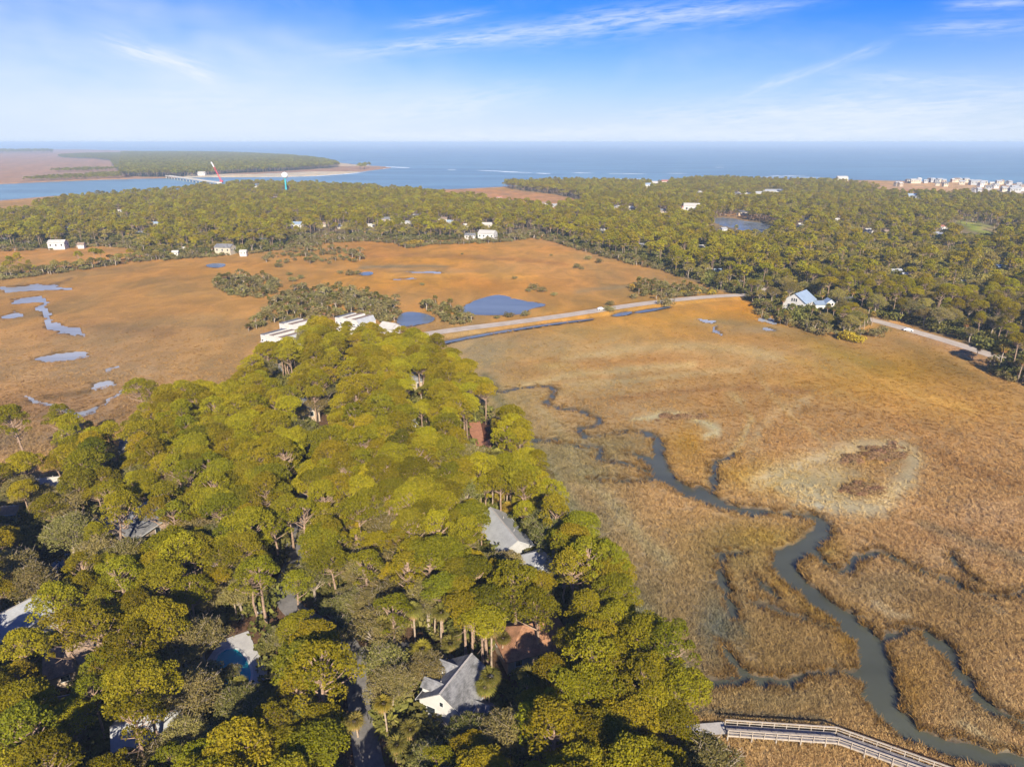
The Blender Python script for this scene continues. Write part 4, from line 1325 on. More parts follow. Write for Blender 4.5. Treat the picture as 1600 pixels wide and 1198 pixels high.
# --- the townhouses at the end of the wood: each row is one building with a sloping roof and party wall per unit
def townhouses(label, xy, yaw, n, unit, depth, group):
    o = thing('townhouse_row', label, 'townhouses', (xy[0], xy[1], gz(*xy)), R(yaw), group)
    for i in range(n):
        x = (i - (n - 1) / 2) * unit
        st = 1.6 * ((i * 7) % 3) / 2
        h0, h1 = 5.4 + .3 * (i % 2), 8.0 + .3 * (i % 2)
        w = MB()
        a = unit / 2 - .02
        d0, d1 = -depth / 2 + st, depth / 2 + st
        m_ = x + a * .3
        v = [(x - a, d0, -.6), (x + a, d0, -.6), (x + a, d0, h0), (m_, d0, h1), (x - a, d0, h1 - .25)]
        v += [(p[0], d1, p[2]) for p in v]
        w.add(v, [(0, 1, 2, 3, 4), (9, 8, 7, 6, 5), (0, 4, 9, 5), (1, 6, 7, 2)])
        w.build('unit_wall', M['white_wall'], o)
        e = .25
        b0, b1 = d0 - e, d1 + e
        MB().add([(x - a, b0, h1 - .22), (m_, b0, h1 + .03), (m_, b1, h1 + .03), (x - a, b1, h1 - .22), (x - a, b0, h1 - .36), (m_, b0, h1 - .12)], [(0, 1, 2, 3), (4, 5, 1, 0)]).build('flat_roof', M['tan_roof' if i % 3 else 'grey_roof'], o)
        MB().add([(m_ + .01, b0, h1 + .03), (x + a, b0, h0 + .03), (x + a, b1, h0 + .03), (m_ + .01, b1, h1 + .03), (m_ + .01, b0, h1 - .12), (x + a, b0, h0 - .12)], [(0, 1, 2, 3), (4, 5, 1, 0)]).build('sloped_roof', M['white_roof' if i % 4 != 2 else 'pale_roof'], o)
        for (q, zz) in ((-.28, 4.6), (.28, 4.6), (0, 1.9)):
            window(o, x + q * unit, -depth / 2 + st, zz, -90, 1.2, 1.5)
        for dz in (2.9, 5.6):
            MB().box(x - a * .8, x + a * .8, -depth / 2 + st - 1.1, -depth / 2 + st - .02, dz - 1.1 if dz > 5 else dz - .15, dz - .9 if dz > 5 else dz).build('balcony', M['trim'], o)
        BLOCK.append((xy[0] + math.cos(R(yaw)) * x, xy[1] + math.sin(R(yaw)) * x, depth * .5))
    us, vs = [], []
    for sx in (-1, 1):
        for sy in (-1, 1):
            for h_ in (5.0, 10.0):
                px = xy[0] + math.cos(R(yaw)) * sx * n * unit / 2 - math.sin(R(yaw)) * sy * depth / 2
                py = xy[1] + math.sin(R(yaw)) * sx * n * unit / 2 + math.cos(R(yaw)) * sy * depth / 2
                u, v, _ = project(px, py, h_)
                us.append(u)
                vs.append(v)
    keep_clear(min(us) + 2, max(us) - 12, min(vs), max(vs) - 8, xy[1] - 2)
    return o


townhouses('white townhouse row with slanted roofs, nearest the left marsh', (-104.5, 301.0), -34, 3, 5.4, 12.0, 'townhouse rows at the tip of the pines')
townhouses('short townhouse pair with grey and white roofs behind the nearest row', (-104.5, 322.0), -34, 2, 6.0, 11.0, 'townhouse rows at the tip of the pines')
townhouses('townhouse row with white slanted roofs closest to the small pond', (-79.0, 333.0), -34, 3, 5.2, 11.0, 'townhouse rows at the tip of the pines')
house('townhouse_annex', 'white gabled unit half behind pines at the causeway end', (-59.5, 322.0), -30, 8, 7, 5.5, 2.0, 'white_wall', 'white_roof', see=(600, 606, 508, 512))

# --- the white house on the marsh edge at the right
o = house('marsh_edge_house', 'large white house with a pale blue metal roof at the marsh edge', (161.5, 377.0), 46, 14.5, 12.0, 6.6, 4.3, 'white_wall', 'blue_roof', over=.7, see=(1230, 1296, 467, 490), wins=[
    ('L', .3, 3.8, 1.4, 1.8), ('L', .74, 3.8, 1.4, 1.8), ('L', .42, 7.2, .8, 1.7), ('L', .52, 7.2, .8, 1.7), ('L', .62, 7.2, .8, 1.7)] + [('F', q, 5.2, 1.3, 1.7) for q in (.12, .34, .56, .82)] + [('F', q, 2.4, 1.3, 1.7) for q in (.12, .34, .56, .82)])
MB().box(-1, 7, -2.6, 2.6, -.5, 4.6).build('link_wall', M['white_wall'], o, (3.4, -7.6, 0), R(-46))
MB().add([(-1, -3.1, 4.65), (7, -3.1, 4.65), (7, 3.0, 5.8), (-1, 3.0, 5.8), (-1, -3.1, 4.5), (7, -3.1, 4.5), (7, 3.0, 5.65), (-1, 3.0, 5.65)], [(0, 1, 2, 3), (7, 6, 5, 4), (0, 4, 5, 1), (1, 5, 6, 2), (3, 7, 4, 0)]).build('link_roof', M['blue_roof'], o, (3.4, -7.6, 0), R(-46))
gable_walls(5, 4.4, -.5, 5.6, 1.8).build('wing_wall', M['white_wall'], o, (9.4, -12.6, 0), R(44))
roof_shell(5, 4.4, 5.6, 1.8, .5).build('wing_roof', M['blue_roof'], o, (9.4, -12.6, 0), R(44))
for zz in (2.2, 4.6):
    for q in (-1.0, 1.0):
        window(o, 9.4 + math.cos(R(-136)) * 2.5 + math.cos(R(-46)) * q, -12.6 + math.sin(R(-136)) * 2.5 + math.sin(R(-46)) * q, zz, -136, .9, 1.3)
BLOCK.append((173, 370, 4))

# --- houses in and beyond the back wood: (u, v of the foot, width px, depth ratio, yaw, walls, roof, name, label)
FAR_HOUSES = [
    (92, 388, 24, .6, 8, 'white_wall', 'white_roof', 'bay_house', 'white broad house with a dark arched porch at the far left marsh edge'),
    (128, 387, 9, .8, 10, 'white_wall', 'tan_roof', 'cottage', 'small white cottage just right of the broad far left house'),
    (5, 380, 14, .7, 30, 'grey_wall', 'pale_roof', 'house', 'grey house cut by the left frame edge beyond the marsh'),
    (108, 361, 8, .7, 0, 'cream_wall', 'white_roof', 'cottage', 'cream cottage in trees above the broad far left house'),
    (188, 333, 6, .7, 0, 'white_wall', 'white_roof', 'cottage', 'tiny white roof in the left wood towards the river'),
    (243, 353, 10, .6, 10, 'grey_wall', 'blue_roof', 'house', 'bluish roof in the left wood'),
    (222, 368, 13, .7, 0, 'white_wall', 'grey_roof', 'house', 'white house with a mauve-grey roof in the left wood'),
    (353, 396, 27, .6, -12, 'cream_wall', 'grey_roof', 'villa', 'cream two-storey house with a porch by the thin tree strip'),
    (286, 394, 10, .6, 20, 'white_wall', 'white_roof', 'cottage', 'white cottage left of the cream two-storey house'),
    (275, 400, 9, .6, 10, 'white_wall', 'white_roof', 'cottage', 'low white cottage at the marsh edge left of the cream house'),
    (381, 399, 10, .6, 5, 'white_wall', 'white_roof', 'shed', 'low white shed just right of the cream two-storey house'),
    (412, 380, 14, .7, 20, 'white_wall', 'white_roof', 'house', 'white house behind trees right of the cream house'),
    (430, 312, 9, .6, 0, 'cream_wall', 'tan_roof', 'house', 'pale house below the water tower'),
    (402, 293, 7, .7, 0, 'white_wall', 'white_roof', 'house', 'white building near the river left of the water tower'),
    (466, 357, 19, .6, -14, 'white_wall', 'blue_roof', 'house', 'white house with pale blue roof in the centre left wood'),
    (506, 354, 7, .7, 0, 'cream_wall', 'tan_roof', 'cottage', 'cream cottage right of the pale blue roof'),
    (531, 357, 8, .8, 10, 'cream_wall', 'white_roof', 'cottage', 'cream gable second to the right of the pale blue roof'),
    (580, 356, 10, .8, 20, 'white_wall', 'white_roof', 'cottage', 'narrow white house left of the mauve-grey hip roof'),
    (605, 348, 16, .6, 10, 'tan_wall', 'grey_roof', 'house', 'mauve-grey roofed house over the central marsh'),
    (635, 352, 13, .6, -10, 'white_wall', 'pale_roof', 'house', 'house with a pale greenish roof right of the mauve-grey roof'),
    (650, 340, 9, .6, 0, 'white_wall', 'white_roof', 'cottage', 'white flat roof behind the pale greenish roof'),
    (692, 347, 14, .6, 0, 'cream_wall', 'tan_roof', 'house', 'cream house above the central marsh houses'),
    (703, 350, 9, .6, 0, 'grey_wall', 'blue_roof', 'cottage', 'bluish roof beside the cream house above the marsh'),
    (728, 356, 8, .8, 0, 'white_wall', 'white_roof', 'cottage', 'slim white house left above the twin white marsh houses'),
    (735, 373, 16, .8, -8, 'white_wall', 'grey_roof', 'villa', 'two-storey white house with dark windows, left of the marsh pair'),
    (762, 374, 26, .7, -18, 'white_wall', 'white_roof', 'villa', 'broad white gabled house, right of the marsh pair'),
    (760, 357, 17, .6, 8, 'cream_wall', 'white_roof', 'house', 'white hip roof behind the marsh pair of white houses'),
    (780, 311, 8, .7, 0, 'tan_wall', 'red_roof', 'house', 'brown house beside the far orange marsh'),
    (850, 322, 12, .7, 10, 'white_wall', 'tan_roof', 'house', 'white house in front of the far orange marsh'),
    (867, 324, 10, .7, 10, 'grey_wall', 'pale_roof', 'house', 'grey-roofed house right of the white one by the orange marsh'),
    (963, 328, 13, .7, -10, 'white_wall', 'white_roof', 'house', 'white domed-looking roof in the seaward wood'),
    (986, 330, 14, .6, 0, 'cream_wall', 'white_roof', 'house', 'long cream house right of the white roof in the seaward wood'),
    (1036, 334, 14, .6, 15, 'tan_wall', 'grey_roof', 'house', 'grey roof in the seaward wood left of the lagoon'),
    (1080, 331, 24, .6, -15, 'white_wall', 'white_roof', 'villa', 'large white villa with reddish roof end left of the lagoon'),
    (1068, 327, 8, .6, -15, 'tan_wall', 'red_roof', 'annex', 'reddish-roofed annex at the left end of the large white villa'),
    (1024, 290, 12, .7, 0, 'white_wall', 'white_roof', 'beach_house', 'white house on the far beach at the left of its pair'),
    (1039, 288, 12, .7, 0, 'cream_wall', 'red_roof', 'beach_house', 'pinkish house on the far beach at the right of its pair'),
    (1012, 294, 14, .5, 0, 'white_wall', 'blue_roof', 'beach_house', 'low white and blue building before the far beach pair'),
    (1092, 303, 8, .6, 0, 'white_wall', 'white_roof', 'house', 'small white roof in the wood before the sea'),
    (1152, 306, 10, .6, 0, 'white_wall', 'white_roof', 'house', 'white house left of the long low pale building'),
    (1167, 306, 9, .6, 0, 'cream_wall', 'white_roof', 'house', 'cream house next left of the long low pale building'),
    (1185, 306, 12, .5, 0, 'white_wall', 'pale_roof', 'house', 'white pavilion touching the long low pale building'),
    (1208, 303, 40, .3, 0, 'white_wall', 'pale_roof', 'long_building', 'long low pale building in the seaward wood'),
    (940, 364, 9, .9, 25, 'white_wall', 'white_roof', 'house', 'white house alone in the bright pines beyond the causeway'),
    (1094, 391, 11, .8, 25, 'white_wall', 'white_roof', 'house', 'white gabled house alone in bright pines below the lagoon'),
    (1130, 362, 9, .8, 20, 'white_wall', 'pale_roof', 'boathouse', 'small white boathouse on the near lagoon shore'),
    (1160, 337, 15, .5, 0, 'tan_wall', 'dark_roof', 'lagoon_house', 'dark-roofed house on the far lagoon shore'),
    (1120, 430, 12, .6, 10, 'grey_wall', 'blue_roof', 'house', 'bluish roof beside the village road'),
    (1004, 388, 12, .6, 10, 'tan_wall', 'grey_roof', 'house', 'grey-mauve roof where the village road meets the orange marsh'),
    (1260, 348, 12, .6, 10, 'white_wall', 'white_roof', 'house', 'white house right of the lagoon'),
    (1250, 355, 8, .6, 10, 'white_wall', 'white_roof', 'cottage', 'low white roof just below the house right of the lagoon'),
    (1307, 347, 7, .7, 0, 'cream_wall', 'white_roof', 'cottage', 'tiny cream roof right of the lagoon houses'),
    (1356, 364, 13, .7, 15, 'white_wall', 'white_roof', 'house', 'white gable beside the tan bare tree in the right wood'),
    (1385, 367, 14, .7, 15, 'tan_wall', 'tan_roof', 'house', 'tan roof in the right wood beside the white gable'),
    (1463, 371, 16, .8, 35, 'white_wall', 'pale_roof', 'villa', 'white and brown terraced house left of the golf fairway'),
    (1472, 358, 12, .6, 10, 'white_wall', 'red_roof', 'house', 'white house with pinkish roof left above the golf fairway'),
    (1425, 312, 17, .5, 0, 'grey_wall', 'blue_roof', 'hall', 'blue-roofed hall at the wood edge before the seafront sand'),
    (1315, 283, 16, .5, 0, 'white_wall', 'white_roof', 'beach_house', 'low white house above the trees at the sea'),
    (1398, 430, 18, .6, 10, 'grey_wall', 'pale_roof', 'house', 'low grey roofs in the middle of the right wood'),
    (1412, 436, 10, .6, 10, 'white_wall', 'pale_roof', 'house', 'pale roof right below the low grey roofs'),
    (1503, 448, 9, .7, 10, 'white_wall', 'white_roof', 'cottage', 'small white roof in the right wood near the frame edge'),
    (1562, 423, 16, .6, 10, 'grey_wall', 'blue_roof', 'house', 'blue-grey roof near the right frame edge'),
    (1322, 476, 16, .6, 10, 'grey_wall', 'dark_roof', 'house', 'dark blue-grey roof behind the large white marsh house'),
    (316, 274.5, 11, .6, 0, 'white_wall', 'white_roof', 'island_house', 'white building on the far island shore beside the crane'),
]
for (u, v, w, dr, yaw, wall, roof, nm, lab) in FAR_HOUSES:
    x, y = un(u, v, .6)
    dep = project(x, y, 0)[2]
    L = w * dep / F
    Hh = min(max(L * .4, 3.4), 8.5)
    if nm == 'long_building':
        Hh = 6
    big = y < 800
    _, vt, _ = project(x, y, .5 + Hh * 1.34)
    _, vm, _ = project(x, y, .5 + Hh * .5)
    house(nm, lab, (x, y), yaw, L, max(L * dr, 4.0), Hh, Hh * .4, wall, roof, z0=.5, see=(u - w * .27, u + w * .27, vt + .6, vt + (vm - vt) * .75),
          wins=None if big else [('F', q, Hh * .6, L * .12, Hh * .28) for q in (.2, .5, .8)] + [('L', .5, Hh * .6, L * .1, Hh * .28)])
# white houses along the far seafront
rs = random.Random(5)
SEAFRONT = []
for (u0, u1, v0, v1, n, cl) in ((1416, 1440, 284, 287, 4, 'the seafront group nearest the hall'), (1441, 1478, 284.5, 287.5, 6, 'the middle seafront group'), (1484, 1530, 284.5, 289.5, 8, 'the seafront group before the dense one'), (1522, 1600, 288, 302, 22, 'the dense right seafront group'),
                                (1395, 1412, 289, 292, 2, 'the pair on the sand by the hall'), (1462, 1480, 290, 292, 2, 'the pair on the middle sand'), (1604, 1640, 294, 304, 6, 'the row at the right frame edge')):
    for i in range(n):
        u = u0 + (u1 - u0) * (i + .5 + rs.uniform(-.3, .3)) / n
        v = rs.uniform(v0, v1)
        SEAFRONT.append((u, v, cl, i))
NTH = ['first', 'second', 'third', 'fourth', 'fifth', 'sixth', 'seventh', 'eighth', 'ninth', 'tenth', 'eleventh', 'twelfth', 'thirteenth', 'fourteenth', 'fifteenth', 'sixteenth', 'seventeenth', 'eighteenth', 'nineteenth', 'twentieth', 'twenty-first', 'twenty-second']
for i, (u, v, cl, nth) in enumerate(SEAFRONT):
    x, y = un(u, v, .6)
    L = rs.uniform(8, 13.5)
    front = 'sand' if v < 287.5 else 'street'
    house('seafront_house', 'pale seafront house, %s from the left of %s' % (NTH[nth], cl), (x, y), rs.uniform(-25, 25), L, L * .75, rs.uniform(6, 9), 2.4, rs.choice(['white_wall', 'cream_wall', 'cream_wall', 'grey_wall', 'tan_wall']), rs.choice(['white_roof', 'pale_roof', 'pale_roof', 'tan_roof', 'grey_roof']), z0=.5,
          wins=[('F', .25, 5.5, 1.6, 2.4), ('F', .75, 5.5, 1.6, 2.4), ('L', .5, 5.5, 1.6, 2.4)], group='pale seafront houses', clear=(i % 2 == 0), grow=(0, 0))

# ------------------------------------------------------------------ pool, patio, pad
PZ = gz(-50, 101) + .25
pd = sheet('pool_deck', un_arr([(345, 1000), (388, 985), (398, 1010), (418, 1045), (414, 1085), (385, 1088), (350, 1075), (322, 1070), (320, 1035)], PZ), PZ, M['pool_deck'])
PW = un_arr([(338, 1018), (376, 1008), (402, 1062), (362, 1082), (334, 1052)], PZ)
PW = chaikin(PW, 2)
pl = thing('swimming_pool', 'turquoise swimming pool on a pale deck, partly under an oak', 'swimming pool', (float(PW[:, 0].mean()), float(PW[:, 1].mean()), PZ))
cx, cy = PW.mean(0)
me = bpy.data.meshes.new('water')
me.from_pydata([(p[0] - cx, p[1] - cy, .012) for p in PW], [], [tuple(range(len(PW)))])
me.materials.append(M['pool'])
link('water', me, pl)
cop = MB()
for i in range(len(PW)):
    a, b = PW[i], PW[(i + 1) % len(PW)]
    cop.bar((a[0] - cx, a[1] - cy, .04), (b[0] - cx, b[1] - cy, .04), .4, .1)
cop.build('coping', M['trim'], pl)
keep_clear(346, 362, 1012, 1032, 104)
keep_clear(372, 400, 990, 1020, 104)
keep_clear(396, 414, 1035, 1082, 100)
for q in ((-52, 105, 5), (-49, 100, 5), (-46, 95, 4)):
    BLOCK.append(q)
sheet('brick_patio', un_arr([(733, 658), (750, 655), (757, 690), (766, 685), (768, 704), (752, 706), (744, 695), (734, 676)], 1.3), 1.3, M['patio'])
keep_clear(735, 768, 660, 703, 214)
apz = .95
ap = sheet('concrete_path', un_arr([(1060, 1132), (1092, 1130), (1131, 1127), (1137, 1146), (1100, 1148), (1064, 1150)], apz), apz, M['pad'])
for a in range(6):
    u, v = 1068 + a * 12, 1138
    BLOCK.append((*un(u, v), 2.4))
keep_clear(1086, 1136, 1128, 1147, 84.5)

# ------------------------------------------------------------------ boardwalk
bw = thing('boardwalk', 'pale timber boardwalk with railings, bending across the marsh over the creek', 'boardwalk', (35.6, 84.8, 0))
ox, oy = 35.6, 84.8
DZ = 1.25
# centre line of the deck
F0, F1, F2 = un(1134, 1124.5, DZ + 1.05), un(1308, 1136, DZ + 1.05), un(1484, 1198, DZ + 1.05)
N0, N1, N2 = un(1138, 1139, DZ + 1.05), un(1311, 1151, DZ + 1.05), un(1438, 1195, DZ + 1.05)
ax = [Vector(((F0[0] + N0[0]) / 2 - ox, (F0[1] + N0[1]) / 2 - oy)), Vector(((F1[0] + N1[0]) / 2 - ox, (F1[1] + N1[1]) / 2 - oy))]
d2 = (Vector(F2) - Vector(F1)).normalized()
ax.append(ax[1] + d2 * 40)
HW = 1.02
segs = []
for i in range(2):
    a, b = ax[i], ax[i + 1]
    d = (b - a).normalized()
    n = Vector((-d.y, d.x))
    segs.append((a, b, d, n))
mit = (segs[0][3] + segs[1][3]).normalized() / ((segs[0][3] + segs[1][3]).normalized().dot(segs[0][3]))
pl_ = MB()
for (a, b, d, n) in segs:
    L = (b - a).length
    k = int(L / .21)
    for j in range(k):
        c = a + d * (j + .5) * L / k
        v = []
        for zz in (DZ - .05, DZ + random.uniform(-.006, .006)):
            for (s, t) in ((-1, -1), (1, -1), (1, 1), (-1, 1)):
                q = c + n * HW * s + d * t * .096
                v.append((q.x, q.y, zz))
        pl_.add(v, [(3, 2, 1, 0), (4, 5, 6, 7), (0, 1, 5, 4), (1, 2, 6, 5), (2, 3, 7, 6), (3, 0, 4, 7)])
pl_.build('deck_planks', M['deck'], bw, kind='stuff')
for s in (-1, 1):
    pts = [ax[0] + segs[0][3] * HW * s, ax[1] + mit * HW * s, ax[2] + segs[1][3] * HW * s]
    for i in range(2):
        p, q = pts[i], pts[i + 1]
        L = (q - p).length
        for (z, w, h, nm) in ((DZ + 1.05, .2, .06, 'cap_rail'), (DZ + .92, .06, .14, 'top_rail'), (DZ + .5, .06, .14, 'mid_rail'), (DZ - .16, .08, .3, 'side_beam')):
            MB().bar((p.x, p.y, z), (q.x, q.y, z), w, h).build(nm, M['timber'], bw)
        k = int(L / 1.85)
        for j in range(k + 1):
            if i == 1 and j == 0:
                continue
            c = p + (q - p) * (j / k)
            nn = segs[i][3] * s * .09
            MB().box(c.x + nn.x - .06, c.x + nn.x + .06, c.y + nn.y - .06, c.y + nn.y + .06, DZ - .3, DZ + 1.01).build('post', M['timber'], bw)
            if j % 2 == 0:
                c2 = c + nn * 1.2
                MB().tube([(c2.x, c2.y, -1.6), (c2.x, c2.y, DZ - .3)], [.13, .13], 8).build('pile', M['timber'], bw)
for i in range(2):
    a, b, d, n = segs[i]
    k = int((b - a).length / 3.7)
    for j in range(k + 1):
        c = a + (b - a) * (j / k)
        MB().bar((c.x - n.x * HW * 1.1, c.y - n.y * HW * 1.1, DZ - .42), (c.x + n.x * HW * 1.1, c.y + n.y * HW * 1.1, DZ - .42), .1, .22).build('cross_beam', M['timber'], bw)

# ------------------------------------------------------------------ water tower, bridge, crane
x, y = un(447.5, 300)
wtw = thing('water_tower', 'white and turquoise water tower rising from the wood by the river', 'water tower', (x, y, .5))
MB().lathe([(2.8, 0), (2.0, 3), (1.55, 8), (1.5, 21), (1.8, 23.5), (2.6, 25)], 18).build('stem', M['turquoise'], wtw)
MB().lathe([(2.6, 25), (4.6, 26.4), (5.8, 28.6), (6.0, 30.5), (5.4, 32.8), (3.6, 34.6), (1.2, 35.4), (.4, 35.5)], 22).build('tank', M['steel_white'], wtw)
MB().tube([(0, 0, 35.3), (0, 0, 37)], [.2, .12], 6).build('mast', M['steel_white'], wtw)
keep_clear(442, 453, 271, 296, y - 1)

a, b = Vector(un(262, 278)), Vector(un(343, 289.6))
M['bridge'] = plain('bridge_concrete', (.56, .50, .42), .8, .08, .05)
br = thing('bridge', 'long low pale bridge crossing the river to the island', 'bridge', (a.x, a.y, 0))
d = (b - a)
L = d.length
dn = d.normalized()
nn = Vector((-dn.y, dn.x))
MB().bar((0, 0, 5.2), (d.x, d.y, 5.2), 11, 1.0).build('deck', M['bridge'], br)
for s in (-1, 1):
    p = nn * s * 5.2
    MB().bar((p.x, p.y, 6.2), (d.x + p.x, d.y + p.y, 6.2), .5, .9).build('parapet', M['bridge'], br)
k = int(L / 26)
for j in range(k + 1):
    c = d * (j / k)
    m = MB()
    for s in (-3.4, 3.4):
        q = c + nn * s
        m.tube([(q.x, q.y, -4), (q.x, q.y, 4.1)], [.7, .7], 8)
    m.bar((c.x - nn.x * 5, c.y - nn.y * 5, 4.4), (c.x + nn.x * 5, c.y + nn.y * 5, 4.4), 1.2, .6)
    m.build('pier', M['bridge'], br)
x, y = un(346, 285.5)
cr = thing('crane', 'tall red lattice-boom crane with a white tip beside the bridge', 'crane', (x, y, .3))
tipx = -19.0
base, tip = Vector((0, 0, 4)), Vector((tipx, 4, 46))


def lattice(p, q, w, n, name, mat):
    m = MB()
    dd = (q - p).normalized()
    s = dd.cross(Vector((0, 1, 0))).normalized() * w
    t = Vector((0, 1, 0)) * w
    for (i, j) in ((-1, -1), (1, -1), (1, 1), (-1, 1)):
        m.bar(p + s * i + t * j, q + s * i + t * j, .36, .36)
    for k in range(n):
        u0, u1 = p + (q - p) * (k / n), p + (q - p) * ((k + 1) / n)
        g = 1 if k % 2 else -1
        m.bar(u0 + s * g + t, u1 - s * g + t, .22, .22)
        m.bar(u0 + s * g - t, u1 - s * g - t, .22, .22)
    m.build(name, mat, cr)


lattice(base, base + (tip - base) * .74, 1.0, 12, 'boom', M['steel_red'])
lattice(base + (tip - base) * .742, tip, .9, 5, 'boom_tip', M['steel_white'])
MB().box(-3, 3, -2.2, 2.2, 1.5, 4.6).box(1.2, 4.4, -1.8, 1.8, 1.8, 4.0).build('cab', M['steel_red'], cr)
MB().box(-3.8, 3.8, -3.0, -1.8, 0, 1.4).box(-3.8, 3.8, 1.8, 3.0, 0, 1.4).build('crawler_tracks', M['tyre'], cr)
MB().tube([(3, 0, 4.5), (-2, 1, 22), (tipx, 4, 46)], [.12, .12, .12], 4).build('hoist_cable', M['steel_red'], cr)
keep_clear(328, 352, 252, 287, y)


# ------------------------------------------------------------------ vehicles
def car(label, u, v, yaw, paint, van=False):
    x, y = un(u, v, .95)
    z = .97
    o = thing('parked_car' if not van else 'white_van', label, 'car' if not van else 'van', (x, y, z), R(yaw))
    b = MB()
    prof = [(-2.1, .35), (-2.15, .8), (-1.7, .95), (-1.1, 1.4), (.6, 1.42), (1.2, .98), (2.0, .85), (2.15, .5), (2.1, .3)] if not van else [(-2.6, .4), (-2.65, 2.1), (-2.4, 2.2), (1.2, 2.2), (1.9, 1.3), (2.6, 1.1), (2.65, .4)]
    n = len(prof)
    vs = [(px, s * .88 * (.86 if pz > 1.2 and not van else 1), pz) for s in (-1, 1) for px, pz in prof]
    b.add(vs, [tuple(range(n)), tuple(reversed(range(n, 2 * n)))] + [(i, i + n, (i + 1) % n + n, (i + 1) % n) for i in range(n)])
    b.build('body', M[paint], o)
    if not van:
        MB().add([(-1.62, -.86, 1.0), (1.1, -.86, 1.0), (.55, -.775, 1.36), (-1.05, -.775, 1.36)], [(0, 1, 2, 3)]).build('side_window', M['glass'], o)
        MB().add([(1.18, -.72, 1.04), (1.18, .72, 1.04), (.68, .66, 1.41), (.68, -.66, 1.41)], [(0, 1, 2, 3)]).build('windscreen', M['glass'], o)
    else:
        MB().add([(1.88, -.75, 1.38), (1.88, .75, 1.38), (1.28, .75, 2.14), (1.28, -.75, 2.14)], [(0, 1, 2, 3)]).build('windscreen', M['glass'], o)
    for sx in (-1.3, 1.35):
        for sy in (-.8, .8):
            MB().tube([(sx, sy - .11, .33), (sx, sy + .11, .33)], [.33, .33], 10).build('wheel', M['tyre'], o)
    return o


car('small white car on the causeway road across the marsh', 939, 484, 14, 'car_white')
car('white car on the grey marsh road at the right', 1419, 517, -24, 'car_white')
car('dark red car at the left end of the village road', 1018, 401, -20, 'car_red')
x, y = un(405, 958, 1.0)
ub = thing('utility_box', 'small white utility box in the shade left of the lane bend', 'utility box', (x, y, gz(x, y)))
MB().box(-.45, .45, -.35, .35, 0, 1.5).build('cabinet', M['steel_white'], ub)
MB().box(-.5, .5, -.4, .4, 1.5, 1.58).build('lid', M['pad'], ub)
MB().box(-.6, .6, -.5, .5, -.2, .02).build('plinth', M['pad'], ub)
keep_clear(400, 411, 945, 965, y)

# lane and road stretches that the photograph shows
for (u, v, ru, rv) in [(452, 955, 10, 12), (447, 885, 6, 12), (460, 850, 5, 8), (486, 962, 8, 8), (566, 1120, 5, 26), (578, 1165, 12, 20), (556, 1050, 5, 18), (645, 1020, 14, 5)]:
    keep_clear(u - ru, u + ru, v - rv, v + rv, un(u, v, 1.0)[1] - 1)
for (u, v, ru, rv) in [(1376, 507, 14, 5), (1400, 512, 24, 6), (1440, 523, 24, 7), (1475, 534, 24, 7), (1510, 545, 20, 7), (1535, 554, 12, 6), (1025, 402, 18, 3), (1070, 466, 30, 2), (1140, 463, 24, 2)]:
    keep_clear(u - ru, u + ru, v - rv, v + rv, un(u, v, 1.0)[1] - 1)
keep_clear(60, 112, 868, 900, 134)
keep_clear(1116, 1200, 341, 358, un(1160, 352)[1])
keep_clear(1505, 1550, 344, 366, un(1530, 356)[1])

# ------------------------------------------------------------------ trees
ALL_ROADS = [([tuple(q) for q in p], w) for (p, w) in ROADS.values()]


def off_roads(x, y, m):
    ok = np.ones(len(x), bool)
    for p, w in ALL_ROADS:
        d, _ = dist_line(p, x, y)
        ok &= d > w + m
    for p in PONDS.values():
        ok &= ~inside(p, x, y)
        d, _ = dist_line([tuple(q) for q in p], x, y, True)
        ok &= d > m
    return ok


def poisson(poly, spacing, seed, jitter=.42):
    r = np.random.default_rng(seed)
    lo, hi = poly.min(0), poly.max(0)
    s = spacing
    gx = np.arange(lo[0], hi[0] + s, s)
    gy = np.arange(lo[1], hi[1] + s, s * .87)
    X, Y = np.meshgrid(gx, gy)
    X = X + (np.arange(len(gy)) % 2)[:, None] * s * .5
    X = (X + r.uniform(-jitter, jitter, X.shape) * s).ravel()
    Y = (Y + r.uniform(-jitter, jitter, Y.shape) * s).ravel()
    k = inside(poly, X, Y)
    return X[k], Y[k]


TREES = []           # x, y, kind, scale
# the near wood
X, Y = poisson(PEN, 3.9, 21)
k = (Y > 50) & (Y < 420) & (np.abs(X) < Y * 1.15 + 30)
X, Y = X[k], Y[k]
k = off_roads(X, Y, .9)
X, Y = X[k], Y[k]
U, Vv, _ = project(X, Y, np.full(len(X), 10.0))
r = np.random.default_rng(33)
oakish = .26 + .16 * wav(X, Y, 30, 4)
for (u, v, ru, rv, s) in [(590, 870, 110, 60, .75), (330, 1060, 70, 90, .75), (90, 850, 90, 60, .6), (380, 950, 60, 60, .4), (240, 1150, 90, 50, .4), (640, 1080, 50, 60, .5), (800, 1090, 60, 50, .5), (560, 740, 50, 50, .3), (450, 640, 40, 40, .4), (470, 1120, 50, 60, .4), (760, 900, 30, 60, .3)]:
    oakish += s * np.exp(-((U - u) / ru) ** 2 - ((Vv - v) / rv) ** 2)
for (u, v, ru, rv, s) in [(930, 1080, 130, 120, .5), (780, 930, 90, 50, .5), (120, 1110, 120, 50, .5), (660, 620, 120, 80, .35), (500, 1030, 60, 60, .4), (600, 700, 150, 80, .3)]:
    oakish -= s * np.exp(-((U - u) / ru) ** 2 - ((Vv - v) / rv) ** 2)
q = r.random(len(X))
for x, y, kq, o_ in zip(X, Y, q, oakish):
    TREES.append((x, y, 'oak' if kq < o_ else 'pine', r.uniform(.58, .9) if r.random() < .7 else r.uniform(.85, 1.03)))
